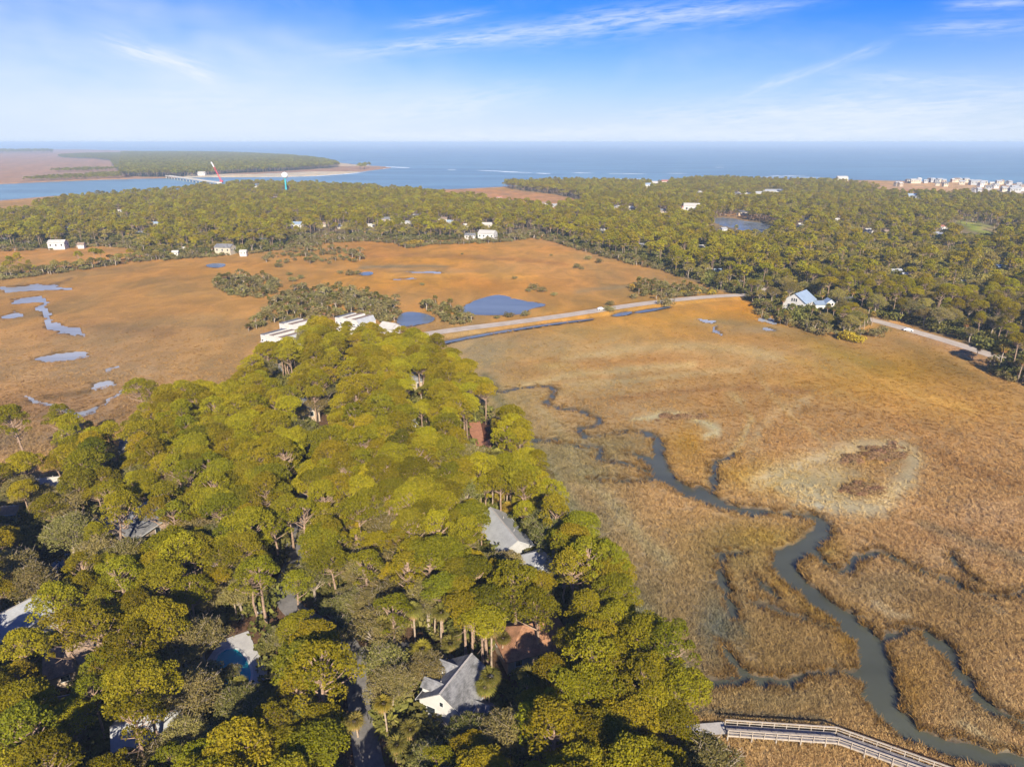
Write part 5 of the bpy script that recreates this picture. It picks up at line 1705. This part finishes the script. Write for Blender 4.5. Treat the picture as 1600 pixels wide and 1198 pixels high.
# individual trees that stand out at the edge of the left marsh
for (u, v, s) in [(105, 720, 1.0), (118, 722, .95), (40, 740, 1.15), (228, 665, 1.0), (246, 668, .95)]:
    TREES.append((*un(u, v), 'pine', s))
# back woods
nb = len(TREES)
X, Y = poisson(BACK, 8.6, 41)
k = off_roads(X, Y, 2.8) & (np.abs(X) < Y * .92 + 60)
X, Y = X[k], Y[k]
U, Vv, _ = project(X, Y, np.full(len(X), 8.0))
dens = np.ones(len(X))
beach = np.exp(-(((U - 1500) / 140) ** 2 + ((Vv - 292) / 9) ** 4)) + np.exp(-(((U - 1530) / 40) ** 2 + ((Vv - 350) / 12) ** 4))
dens -= np.clip(beach * 1.4, 0, .95)
oakb = .42 + .3 * wav(X, Y, 60, 8)
for (u, v, ru, rv, s) in [(1450, 440, 200, 60, .3), (1350, 370, 150, 40, .25), (1000, 360, 160, 60, -.35), (1130, 400, 120, 30, -.3), (600, 320, 300, 30, -.1), (420, 380, 60, 30, .3), (700, 365, 200, 10, .3), (1100, 440, 100, 20, .3), (1300, 510, 100, 20, .4)]:
    oakb += s * np.exp(-((U - u) / ru) ** 2 - ((Vv - v) / rv) ** 2)
q, q2 = r.random(len(X)), r.random(len(X))
clear_n = np.where(wav(X, Y, 33.0, 12) + .5 * wav(X, Y, 14.0, 2) > .62, .35, 1.0)
for x, y, a_, b_, o_, dn_, cl_ in zip(X, Y, q, q2, oakb, dens, clear_n):
    if b_ > dn_ * cl_ or y > 2600:
        continue
    TREES.append((x, y, 'oak' if a_ < o_ else 'pine', r.uniform(.66, 1.02)))
X, Y = poisson(STRIP, 6.5, 43)
for x, y in zip(X, Y):
    if r.random() < .8:
        TREES.append((x, y, 'oak' if r.random() < .85 else 'pine', r.uniform(.35, .7)))
for (u, v, s) in [(20, 428, .75), (32, 426, .85), (125, 416, .7), (150, 414, .8), (160, 413, .7), (205, 408, .6)]:
    TREES.append((*un(u, v), 'pine', s))
n_free = len(TREES)
# trees that stand out in the photograph, by the pixel of their crown
for (u, v, kd, sc_) in [(500, 1035, 'pine', 1.1), (612, 1075, 'oak', .75), (326, 1046, 'oak', .6), (362, 1050, 'oak', .42), (300, 1085, 'oak', .85), (436, 1060, 'oak', .6), (450, 1128, 'oak', .8), (735, 1172, 'pine', .6), (188, 800, 'pine', 1.0), (172, 775, 'pine', .95), (268, 850, 'pine', 1.0), (150, 862, 'oak', .9), (205, 868, 'oak', .8), (255, 800, 'pine', .9), (118, 820, 'oak', .9), (500, 1165, 'pine', .9), (462, 905, 'pine', .7), (472, 806, 'pine', .85), (450, 785, 'pine', .9), (488, 905, 'oak', .8),
                        (535, 975, 'oak', .8), (520, 940, 'oak', .9), (105, 985, 'pine', 1.0), (155, 980, 'pine', 1.0), (960, 830 + 60, 'pine', .9), (800, 905, 'pine', 1.05), (760, 935, 'pine', 1.0), (840, 935, 'pine', 1.0), (740, 890, 'pine', .9)]:
    h_ = (17.5 if kd == 'pine' else 11.0) * sc_
    x, y = un(u, v, h_ * .85)
    TREES.append((x, y, kd, sc_))
TX = np.array([t[0] for t in TREES])
TY = np.array([t[1] for t in TREES])
TK = np.array([t[2] == 'pine' for t in TREES])
TS = np.array([t[3] for t in TREES])
TH = np.where(TK, 17.5, 11.0) * TS
TR = np.where(TK, 4.5, 4.6) * TS
bad = hidden_by(TX, TY, TH * .45, TH, TR)
bad[n_free:] = False
for i in range(n_free, len(TX)):                 # and nothing too close to them
    bad[:n_free] |= np.hypot(TX[:n_free] - TX[i], TY[:n_free] - TY[i]) < 2.6
keep = ~bad
TX, TY, TK, TS, TH, TR = TX[keep], TY[keep], TK[keep], TS[keep], TH[keep], TR[keep]
TZ = sample_grid(TX, TY, GZ)
UU, VV, DD = project(TX, TY, TZ + TH * .8)
inview = (UU > -40) & (UU < 1640) & (VV > 0) & (VV < 1225)
big = TR * F / DD * inview
print('trees', len(TX), 'pines', int(TK.sum()), 'near', int((TY < 420).sum()), 'near pines', int(((TY < 420) & TK & inview).sum()))

LANDMARKS = [('the dormered house', 710, 1075), ('the orange-brown roof', 835, 1015), ('the boardwalk start', 1110, 1137), ('the long pale roof', 795, 835), ('the turquoise pool', 375, 1040), ('the rusty hip roof', 115, 1035),
             ('the dark forest pond', 80, 890), ('the steep dark gable', 230, 820), ('the marsh townhouses', 435, 530), ('the blue-grey gable', 437, 590), ('the middle grey roof', 495, 657), ('the brick patio', 752, 685),
             ('the half-hidden gable', 658, 602), ('the large white house', 1265, 480), ('the lane bend', 450, 930), ('the lower lane', 575, 1130), ('the causeway end', 665, 527), ('the grey marsh road', 1440, 525), ('the pond townhouses', 565, 500),
             ('the golf fairway', 1530, 355), ('the white cottage', 180, 712), ('the cream house', 353, 388), ('the broad far house', 92, 378), ('the bottom edge', 250, 1185), ('the marsh creek bend', 1040, 745), ('the twin marsh houses', 750, 365), ('the village road', 1040, 405), ('the right frame edge', 1598, 470), ('the small marsh pond', 650, 500), ('the large marsh pond', 785, 478), ('the lagoon', 1165, 350)]
ORD = ['nearest', 'second nearest', 'third nearest', 'fourth nearest', 'fifth nearest', 'sixth nearest', 'seventh nearest', 'eighth nearest', 'ninth nearest', 'tenth nearest', 'eleventh nearest', 'twelfth nearest', 'thirteenth nearest', 'fourteenth nearest', 'fifteenth nearest', 'sixteenth nearest', 'seventeenth nearest', 'eighteenth nearest', 'nineteenth nearest', 'twentieth nearest']


class Labels:
    """gives every tree a label of its own: its look, and how it stands to something one can find in the photograph"""
    def __init__(self):
        self.items = []

    def add(self, obj, look, u, v):
        best = min(range(len(LANDMARKS)), key=lambda i: (LANDMARKS[i][1] - u) ** 2 + 2.0 * (LANDMARKS[i][2] - v) ** 2)
        nm, lu, lv = LANDMARKS[best]
        du, dv = u - lu, (v - lv) * 1.4
        side = ('right of' if du > 0 else 'left of') if abs(du) > abs(dv) else ('in front of' if dv > 0 else 'behind')
        self.items.append((look, nm, side, math.hypot(u - lu, v - lv), obj))

    def write(self):
        seen = {}
        for it in sorted(self.items, key=lambda i: i[3]):
            key = it[:3]
            n = seen.get(key, 0)
            seen[key] = n + 1
            rank = ORD[n] if n < len(ORD) else 'number %d nearest' % (n + 1)
            it[4]['label'] = '%s %s %s' % (it[0], rank, {'right of': 'right of ' + it[1], 'left of': 'left of ' + it[1], 'in front of': 'in front of ' + it[1], 'behind': 'behind ' + it[1]}[it[2]])
            it[4]['label'] = it[4]['label'].replace(rank + ' ', 'standing ' + rank + ' ', 1)


LAB = Labels()
TONES = {'pine': [((1.16, 1.08, .9), 'golden-olive'), ((1.0, 1.02, .9), 'olive-green'), ((.80, .84, .9), 'deep green')], 'oak': [((1.15, 1.08, 1.1), 'grey-olive'), ((.95, 1.0, .9), 'dull green'), ((.72, .78, .75), 'dark green')],
         'palm': [((1, 1, 1), 'olive'), ((1.35, 1.2, .8), 'yellow-tinged'), ((.75, .85, .85), 'dark')]}


def plant(kind, proto, x, y, z, s, rot, tone, group):
    crown, trunk = proto[0], proto[1]
    size = 'large' if proto[2] * s > 4.9 else ('small' if proto[2] * s < (3.9 if kind != 'palm' else 1.7) else 'mid-sized')
    col, word = TONES[kind][tone]
    nm = {'pine': 'pine_tree', 'oak': 'oak_tree', 'palm': 'palm_tree'}[kind]
    o = thing(nm, '', nm.split('_')[0] if kind != 'pine' else 'pine', (x, y, z), rot, group)
    o['category'] = {'pine': 'pine tree', 'oak': 'oak tree', 'palm': 'palm tree'}[kind]
    o.scale = (s, s, s)
    c = link('crown', crown, o)
    c.color = (*col, 1)
    link('trunk', trunk, o)
    if len(proto) > 5:
        d = link('dead_fronds', proto[5], o)
        d.color = (1, 1, 1, 1)
    u, v, _ = project(x, y, z + proto[3] * s * .85)
    LAB.add(o, '%s %s %s %s' % (size, word, proto[4], kind), u, v)
    return o


single = np.zeros(len(TX), bool)
for pine in (True, False):
    k = np.where((TK == pine) & (big > 0))[0]
    k = k[np.argsort(-big[k])][:300]
    single[k] = True
rt = random.Random(3)
for i in np.where(single)[0]:
    kind = 'pine' if TK[i] else 'oak'
    protos = PINES if TK[i] else OAKS
    tw = .5 + .5 * float(wav(np.array([TX[i]]), np.array([TY[i]]), 26.0, 5)[0]) + rt.uniform(-.35, .35)
    tw = rt.random() * .8 + .2 * tw
    tone = 0 if tw > .36 else (1 if tw > .13 else 2)
    plant(kind, protos[rt.randrange(len(protos))], float(TX[i]), float(TY[i]), float(TZ[i]) - .05, float(TS[i]), rt.uniform(0, 6.28), tone, 'pines of the woods' if TK[i] else 'live oaks of the woods')

# the rest of the woods
lowp = []
for i, (kind, rad, h, n) in enumerate([('dome', 4.6, 17, 28), ('flat', 4.9, 16.5, 26), ('open', 4.4, 17.5, 24), ('tall', 4.0, 18, 28)]):
    shp, mb = pine_shape(500 + i, rad, h, 17.0, .8, n, kind, lod=.5)
    lowp.append([(shp[0], shp[1], shp[2], 0), (mb.v, mb.f, None, 1)])
for i, (rad, h, n) in enumerate([(4.8, 11, 24), (4.4, 10, 22), (5.2, 12, 26)]):
    shp, mb = oak_shape(520 + i, rad, h, 19.0, .75, n, lod=.5, bare=.4)
    lowp.append([(shp[0], shp[1], shp[2], 2), (mb.v, mb.f, None, 3)])
for i, h in enumerate((7.0, 5.0)):
    live, dead, mb = palm_shape(540 + i, h, 1.9, 26, lod=.5)
    lowp.append([(live[0], live[1], live[2], 4), (dead[0], dead[1], dead[2], 5), (mb.v, mb.f, None, 3)])
rest = ~single
n = int(rest.sum())
rv = np.random.default_rng(8)
var = np.where(TK[rest], rv.integers(0, 4, n), 4 + rv.integers(0, 3, n))
close = TY[rest] < 430
var = np.where(close, np.where(TK[rest], 9 + rv.integers(0, 7, n), 16 + rv.integers(0, 4, n)), var)
P3 = np.stack([TX[rest], TY[rest], TZ[rest] - .1], 1)
S3 = TS[rest].copy()
# palms sprinkled through the far woods' edges
X, Y = poisson(BACK, 15.0, 77)
U, Vv, _ = project(X, Y, np.full(len(X), 5.0))
k = (rv.random(len(X)) < .5) & (Y < 1100) & (np.abs(X) < Y * .86 + 40) & off_roads(X, Y, 1.2) & ~hidden_by(X, Y, np.full(len(X), 3.0), np.full(len(X), 9.0), np.full(len(X), 2.0))
X, Y = X[k], Y[k]
P3 = np.vstack([P3, np.stack([X, Y, sample_grid(X, Y, GZ)], 1)])
var = np.concatenate([var, 7 + rv.integers(0, 2, len(X))])
S3 = np.concatenate([S3, rv.uniform(.9, 1.5, len(X))])
WM = [M['pine'], M['bark'], M['oak'], M['oak_bark'], M['palm'], M['palm_dead']]
scatter('woods', lowp + HI, WM, P3, rv.uniform(0, 6.28, len(P3)), S3, var).color = (1.38, 1.28, .95, 1)
print('stuff trees', len(P3))

# island and far woods: smaller pieces
isl = []
for i in range(3):
    shp, mb = pine_shape(560 + i, 6.0, 15, 4.0, 2.2, 12, 'dome', lod=.5)
    isl.append([(shp[0], shp[1], shp[2], 0), (mb.v, mb.f, None, 1)])
PP = []
for poly, s in ((ISLE_WOOD, 15.0), (ISLE_FRINGE, 12.0), (ISLE_FRINGE2, 14.0), (ISLE_TIP, 22.0)):
    X, Y = poisson(poly, s, 91)
    PP.append(np.stack([X, Y, np.full(len(X), .5)], 1))
PP = np.vstack(PP)
u, v, _ = project(PP[:, 0], PP[:, 1], PP[:, 2])
sz = np.where((u < 190), rv.uniform(.5, .8, len(PP)), rv.uniform(1.0, 1.4, len(PP)))
bad = hidden_by(PP[:, 0], PP[:, 1], np.zeros(len(PP)), np.full(len(PP), 16.0), np.full(len(PP), 5.0))
PP, sz = PP[~bad], sz[~bad]
scatter('island_woods', isl, WM, PP, rv.uniform(0, 6.28, len(PP)), sz, rv.integers(0, 3, len(PP)))
X, Y = poisson(FAR_WOOD, 40.0, 92)
PP = np.stack([X, Y, np.full(len(X), .5)], 1)
scatter('far_woods', isl, WM, PP, rv.uniform(0, 6.28, len(PP)), rv.uniform(1.5, 2.5, len(PP)), rv.integers(0, 3, len(PP)))
print('island', len(sz), 'far', len(PP))

# palms one can tell apart: foot pixels, and clumps of them
PALM_PX = [(651, 1032, 2, 0), (690, 1022, 0, 0), (741, 1008, 2, 0), (768, 1058, 2, 0), (659, 1075, 1, 1), (607, 1162, 0, 1), (822, 1138, 2, 0), (834, 1138, 0, 1), (757, 1128, 1, 0), (764, 1130, 0, 0), (703, 1035, 3, 0), (785, 1040, 1, 0), (715, 1015, 3, 2), (640, 1170, 3, 0), (735, 1012, 3, 2),
           (770, 805, 0, 1), (783, 812, 1, 1), (795, 815, 3, 1), (812, 822, 1, 1), (825, 830, 3, 1), (838, 832, 1, 1), (845, 820, 1, 0), (848, 850, 1, 1), (840, 862, 1, 0), (868, 850, 1, 0), (862, 840, 3, 0), (826, 848, 3, 1), (780, 800, 3, 1), (757, 812, 3, 0), (870, 880, 1, 2),
           (127, 712, 1, 1), (141, 690, 1, 1), (372, 975, 1, 0), (560, 1155, 3, 0), (620, 1195, 3, 0), (655, 830, 0, 0), (660, 640, 1, 0), (775, 700, 0, 1), (790, 715, 1, 1), (800, 730, 0, 1), (770, 770, 2, 0), (776, 770, 2, 0), (782, 772, 2, 0), (820, 1010, 3, 0), (770, 1020, 3, 2), (350, 640, 1, 0), (420, 610, 1, 0), (310, 820, 1, 0), (380, 1120, 1, 0), (430, 1150, 1, 0),
           (1222, 488, 1, 1), (1216, 496, 1, 1), (1228, 498, 3, 1), (1190, 494, 1, 0), (1237, 497, 1, 0), (1266, 500, 1, 0), (1280, 502, 1, 0), (1290, 505, 0, 0), (1300, 507, 0, 0), (1312, 508, 1, 2), (1325, 518, 1, 1), (1342, 520, 1, 1), (1350, 514, 1, 1), (1318, 520, 1, 1), (1332, 505, 0, 1), (1355, 505, 0, 0), (1370, 493, 0, 0), (1362, 508, 1, 1), (1545, 570, 1, 0), (1552, 575, 0, 0), (1572, 585, 1, 0), (1590, 596, 0, 0), (1526, 556, 3, 0)]
for (u, v, p, tone) in PALM_PX:
    x, y = un(u, v, .5)
    plant('palm', PALMS[p], x, y, gz(x, y) - .05, rt.uniform(.9, 1.12), rt.uniform(0, 6.28), tone, 'cabbage palms')
X, Y = poisson(PEN, 10.5, 55)
k = off_roads(X, Y, 1.0) & (Y < 330) & (np.abs(X) < Y * .85 + 12) & ~hidden_by(X, Y, np.full(len(X), 4.0), np.full(len(X), 9.5), np.full(len(X), 1.9))
for x, y in zip(X[k], Y[k]):
    if rt.random() < .45:
        plant('palm', PALMS[rt.choice((0, 1, 1, 3))], float(x), float(y), gz(x, y) - .05, rt.uniform(.85, 1.15), rt.uniform(0, 6.28), rt.choice((0, 0, 1, 2)), 'cabbage palms')
LAB.write()

# shrubs out on the marsh, one by one
SHRUBS = [(835, 452, 1.6, 'clump'), (848, 456, 1.3, ''), (826, 456, 1.2, ''), (865, 462, 1.0, ''), (901, 419, 1.3, ''), (909, 421, 1.0, ''), (918, 406, 1.5, ''), (936, 411, 1.3, ''), (861, 400, .9, ''), (804, 436, 1.1, ''), (532, 428, 1.4, ''), (548, 430, 1.7, ''), (560, 429, 1.2, ''), (722, 398, .8, ''), (660, 446, 1.0, ''), (952, 477, 1.2, ''), (820, 494, 1.1, ''), (795, 496, 1.6, ''), (776, 498, 1.0, ''), (952, 488, 1.4, ''), (1042, 478, 2.2, ''),
          (458, 440, 1.3, ''), (470, 436, 1.1, ''), (452, 430, 1.0, ''), (436, 418, 1.3, ''), (990, 466, 1.2, ''), (1325, 531, 1.8, 'y'), (1338, 535, 1.4, 'y'), (1380, 520, 1.3, ''), (1368, 526, 1.6, ''), (645, 384, 2.2, 'y'), (632, 385, 1.6, 'y'), (655, 383, 1.8, 'y'), (992, 452, 1.3, 'y'), (1070, 462, 1.2, 'y'), (1086, 459, 1.4, 'y'), (1112, 461, 1.2, 'y')]
SH = Labels()
for (u, v, s, y_) in SHRUBS:
    x, y = un(u, v)
    o = thing('shrub', '', 'shrub', (x, y, 0), rt.uniform(0, 6.28), 'shrubs scattered on the marsh')
    o.scale = (s * 1.15, s * 1.15, s * .95)
    c = link('crown', YBUSH if y_ == 'y' else BUSHES[rt.randrange(3)], o)
    stems = MB()
    for j in range(4):
        a = j * 1.57 + rt.random()
        stems.tube([(0, 0, -.2), (math.cos(a) * .35, math.sin(a) * .35, .6), (math.cos(a) * .8, math.sin(a) * .8, 1.3)], [.06, .045, .02], 4, cap=False)
    stems.build('stems', M['oak_bark'], o)
    SH.add(o, '%s %s shrub on the marsh' % ('large' if s > 1.5 else ('small' if s < 1.1 else 'low'), 'bright yellow' if y_ == 'y' else 'grey-green'), u, v)
SH.write()

# scrub thickets on the marsh hummocks
thick = []
for i in range(4):
    b = bush_shape(600 + i, 1.7 + .3 * i, 2.2 + .5 * (i % 2), 14.0, .62, 9)
    thick.append([(b[0], b[1], b[2], 0)])
for i in range(2):
    live, dead, mb = palm_shape(620 + i, 1.6 + 2.4 * i, 1.7, 26, lod=.5)
    thick.append([(live[0], live[1], live[2], 1), (dead[0], dead[1], dead[2], 2), (mb.v, mb.f, None, 3)])
shp, mb = oak_shape(640, 3.0, 6.0, 16.0, .7, 18, lod=.5, bare=.6)
thick.append([(shp[0], shp[1], shp[2], 0), (mb.v, mb.f, None, 3)])
PP, VR = [], []
for i, poly in enumerate(SCRUBS):
    X, Y = poisson(poly, 3.4 if i not in (1,) else 5.2, 130 + i)
    keepn = (.5 + .5 * wav(X, Y, 9.0, i) + rv.random(len(X)) * .5) > (.5 if i != 1 else .72)
    keepn &= off_roads(X, Y, 1.0) & ~hidden_by(X, Y, np.zeros(len(X)), np.full(len(X), 3.5), np.full(len(X), 1.8))
    X, Y = X[keepn], Y[keepn]
    PP.append(np.stack([X, Y, sample_grid(X, Y, GZ) - .1], 1))
    VR.append(rv.choice([0, 0, 1, 1, 2, 3, 4, 5, 6], len(X)))
HB = []
for (u, v, ru, rv_, n) in [(1376, 710, 34, 9, 110), (1345, 764, 30, 9, 90), (1065, 652, 30, 3, 50), (1330, 720, 14, 5, 20)]:
    for _ in range(n):
        HB.append((*un(u + rt.gauss(0, ru * .5), v + rt.gauss(0, rv_ * .5)), -.15))
PP, VR = np.vstack(PP), np.concatenate(VR)
ss = rv.uniform(.6, 1.25, len(PP))
scatter('marsh_scrub', thick, [M['scrub'], M['palm'], M['palm_dead'], M['oak_bark']], PP, rv.uniform(0, 6.28, len(PP)), ss, VR)
HB = np.array(HB)
M['brush'] = foliage_mat('dry_brush', (.16, .10, .045), (.40, .26, .12), .2)
scatter('hummock_brush', thick[:4], [M['brush']], HB, rv.uniform(0, 6.28, len(HB)), np.stack([rv.uniform(.35, .8, len(HB)), rv.uniform(.35, .8, len(HB)), rv.uniform(.2, .42, len(HB))], 1), rv.integers(0, 4, len(HB)))
print('scrub', len(PP))

# undergrowth on the floor of the near wood, and at the feet of the back woods
und = []
for i in range(4):
    b = bush_shape(660 + i, 1.4 + .3 * i, 1.7 + .5 * (i % 2), 18.0, .5, 8)
    und.append([(b[0], b[1], b[2], 0)])
live, dead, mb = palm_shape(680, .9, 1.5, 22, lod=.5)
und.append([(live[0], live[1], live[2], 1), (dead[0], dead[1], dead[2], 2)])
X, Y = poisson(PEN, 2.5, 140)
k = (Y > 50) & (np.abs(X) < Y * 1.1 + 20)
X, Y = X[k], Y[k]
k = off_roads(X, Y, .9) & (rv.random(len(X)) < .62 + .3 * wav(X, Y, 8, 3))
for (bx, by, brr) in BLOCK:
    k &= np.hypot(X - bx, Y - by) > brr * .95
for p in (un_arr([(733, 658), (770, 655), (770, 706), (734, 690)], 1.3),):
    k &= ~inside(p, X, Y)
X, Y = X[k], Y[k]
PP = np.stack([X, Y, sample_grid(X, Y, GZ) - .1], 1)
X, Y = poisson(BACK, 5.2, 141)
k = (Y < 700) & (np.abs(X) < Y * .85 + 20)
X, Y = X[k], Y[k]
k = off_roads(X, Y, 2.0)
X, Y = X[k], Y[k]
P2 = np.stack([X, Y, sample_grid(X, Y, GZ) - .1], 1)
ss = np.concatenate([rv.uniform(.7, 1.9, len(PP)), rv.uniform(1.2, 2.4, len(P2))])
PP = np.vstack([PP, P2])
scatter('undergrowth', und, [M['bush'], M['palm'], M['palm_dead']], PP, rv.uniform(0, 6.28, len(PP)), ss, rv.choice([0, 0, 1, 1, 2, 3, 4], len(PP)))
print('undergrowth', len(PP))

# ------------------------------------------------------------------ cord grass of the marsh
gm = bpy.data.materials.new('cord_grass')
gm.use_nodes = True
t = NT(gm.node_tree)
t.t.nodes.remove(t.t.nodes['Principled BSDF'])
at = t.n('ShaderNodeAttribute', attribute_name='shade', attribute_type='INSTANCER')
oi = t.n('ShaderNodeObjectInfo')
lf = t.n('ShaderNodeAttribute', attribute_name='leaf')
kk = t.math('ADD', t.math('MULTIPLY', lf.outputs['Fac'], .5), t.math('MULTIPLY', oi.outputs['Random'], .5))
c = t.mix(1.0, at.outputs['Color'], t.mix(kk, (.78, .76, .7), (1.35, 1.3, 1.2)), 'MULTIPLY')
d_ = t.n('ShaderNodeBsdfDiffuse')
t.link(c, d_.inputs[0])
tr = t.n('ShaderNodeBsdfTranslucent')
t.link(c, tr.inputs[0])
mx = t.n('ShaderNodeMixShader')
mx.inputs[0].default_value = .25
t.link(d_.outputs[0], mx.inputs[1])
t.link(tr.outputs[0], mx.inputs[2])
t.link(mx.outputs[0], t.t.nodes['Material Output'].inputs[0])
tufts = []
for i in range(4):
    r = np.random.default_rng(700 + i)
    V, Fa, L = [], [], []
    for j in range(14):
        a, q = r.random() * 6.28, .42 * math.sqrt(r.random())
        bx, by = q * math.cos(a), q * math.sin(a)
        le = r.normal(0, .22, 2)
        h = .6 + .42 * r.random()
        ang = r.random() * 3.14
        w = .042
        o_ = len(V)
        V += [(bx - w * math.cos(ang), by - w * math.sin(ang), -.1), (bx + w * math.cos(ang), by + w * math.sin(ang), -.1), (bx + le[0] + w * .5 * math.cos(ang), by + le[1] + w * .5 * math.sin(ang), h * .7), (bx + le[0] * 1.6, by + le[1] * 1.6, h)]
        Fa.append((o_, o_ + 1, o_ + 2, o_ + 3))
        L.append(r.random())
    tufts.append([(np.array(V), np.array(Fa), np.array(L), 0)])
r = np.random.default_rng(77)
N = 400000
yy = np.exp(r.uniform(math.log(62), math.log(420), N))
sx = r.uniform(-1.25, 1.3, N)
xx = sx * yy
zz = sample_grid(xx, yy, GZ)
k = ~sample_grid(xx, yy, PENM) & ~sample_grid(xx, yy, BACKM) & (zz > -.28) & (sample_grid(xx, yy, BANK) < .8)
u, v, dep = project(xx, yy, 0 * xx)
k &= (u > -220) & (u < 1960) & (v < 1330)
for p, w in ALL_ROADS:
    d, _ = dist_line(p, xx, yy)
    k &= d > w + .4
k &= ~inside(un_arr([(1060, 1130), (1131, 1125), (1138, 1148), (1064, 1152)], .9), xx, yy)
mudm = np.zeros(N)
for (u0, v0, ru, rv_, s) in [(1290, 750, 70, 34, .9), (1412, 735, 34, 44, .95), (1350, 797, 84, 16, .97), (1215, 748, 40, 26, .8), (1340, 698, 90, 12, .9), (1105, 672, 46, 14, .9), (1030, 650, 50, 7, .8), (1120, 980, 36, 60, .5), (1060, 1072, 40, 24, .9), (745, 560, 60, 60, .6), (1285, 792, 14, 8, 1.0), (100, 480, 90, 60, .5)]:
    mudm = np.maximum(mudm, s * np.exp(-((u - u0) / ru) ** 2 - ((v - v0) / rv_) ** 2))
k &= r.random(N) > mudm
k &= r.random(N) > np.clip((yy - 100) / 300, 0, 1) ** .6
k &= (wav(xx, yy, 3.2, 2) + .5 * wav(xx, yy, 1.1, 6)) > r.uniform(-1.3, -.2, N)
xx, yy, zz, dep = xx[k], yy[k], zz[k], dep[k]
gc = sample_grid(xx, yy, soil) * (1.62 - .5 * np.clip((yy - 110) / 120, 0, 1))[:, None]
bk = sample_grid(xx, yy, BANK)[:, None]
gold = np.array(srgb(196, 148, 62, 1 / KA))
edge = np.clip((bk - .12) * 1.6, 0, .75) * (.4 + .6 * r.random((len(xx), 1)))
gc = gc * (1 - edge) + gold * edge * .9
s = (.55 + .55 * r.random(len(xx))) * np.clip(dep / 160, .75, 1.25) * (1.0 + .35 * np.clip(bk[:, 0] * 1.5, 0, 1))
s3 = np.stack([s * 1.1, s * 1.1, s * np.clip(150 / dep, .35, 1.05)], 1)
scatter('marsh_grass', tufts, [gm], np.stack([xx, yy, zz], 1), r.uniform(0, 6.28, len(xx)), s3, r.integers(0, 4, len(xx)), icol=gc)
print('grass', len(xx))

# ------------------------------------------------------------------ haze
hz = MB().box(-60000, 60000, -300, 60000, -4.5, 97).data('haze', None)
hm = bpy.data.materials.new('haze')
hm.use_nodes = True
t = NT(hm.node_tree)
t.t.nodes.remove(t.t.nodes['Principled BSDF'])
pv = t.n('ShaderNodeVolumePrincipled')
pv.inputs['Color'].default_value = (.62, .80, 1.0, 1)
pv.inputs['Density'].default_value = HAZE_DENSITY
pv.inputs['Anisotropy'].default_value = .0
t.link(pv.outputs[0], t.t.nodes['Material Output'].inputs['Volume'])
hz.materials.clear()
hz.materials.append(hm)
tag(link('haze', hz), kind='stuff')
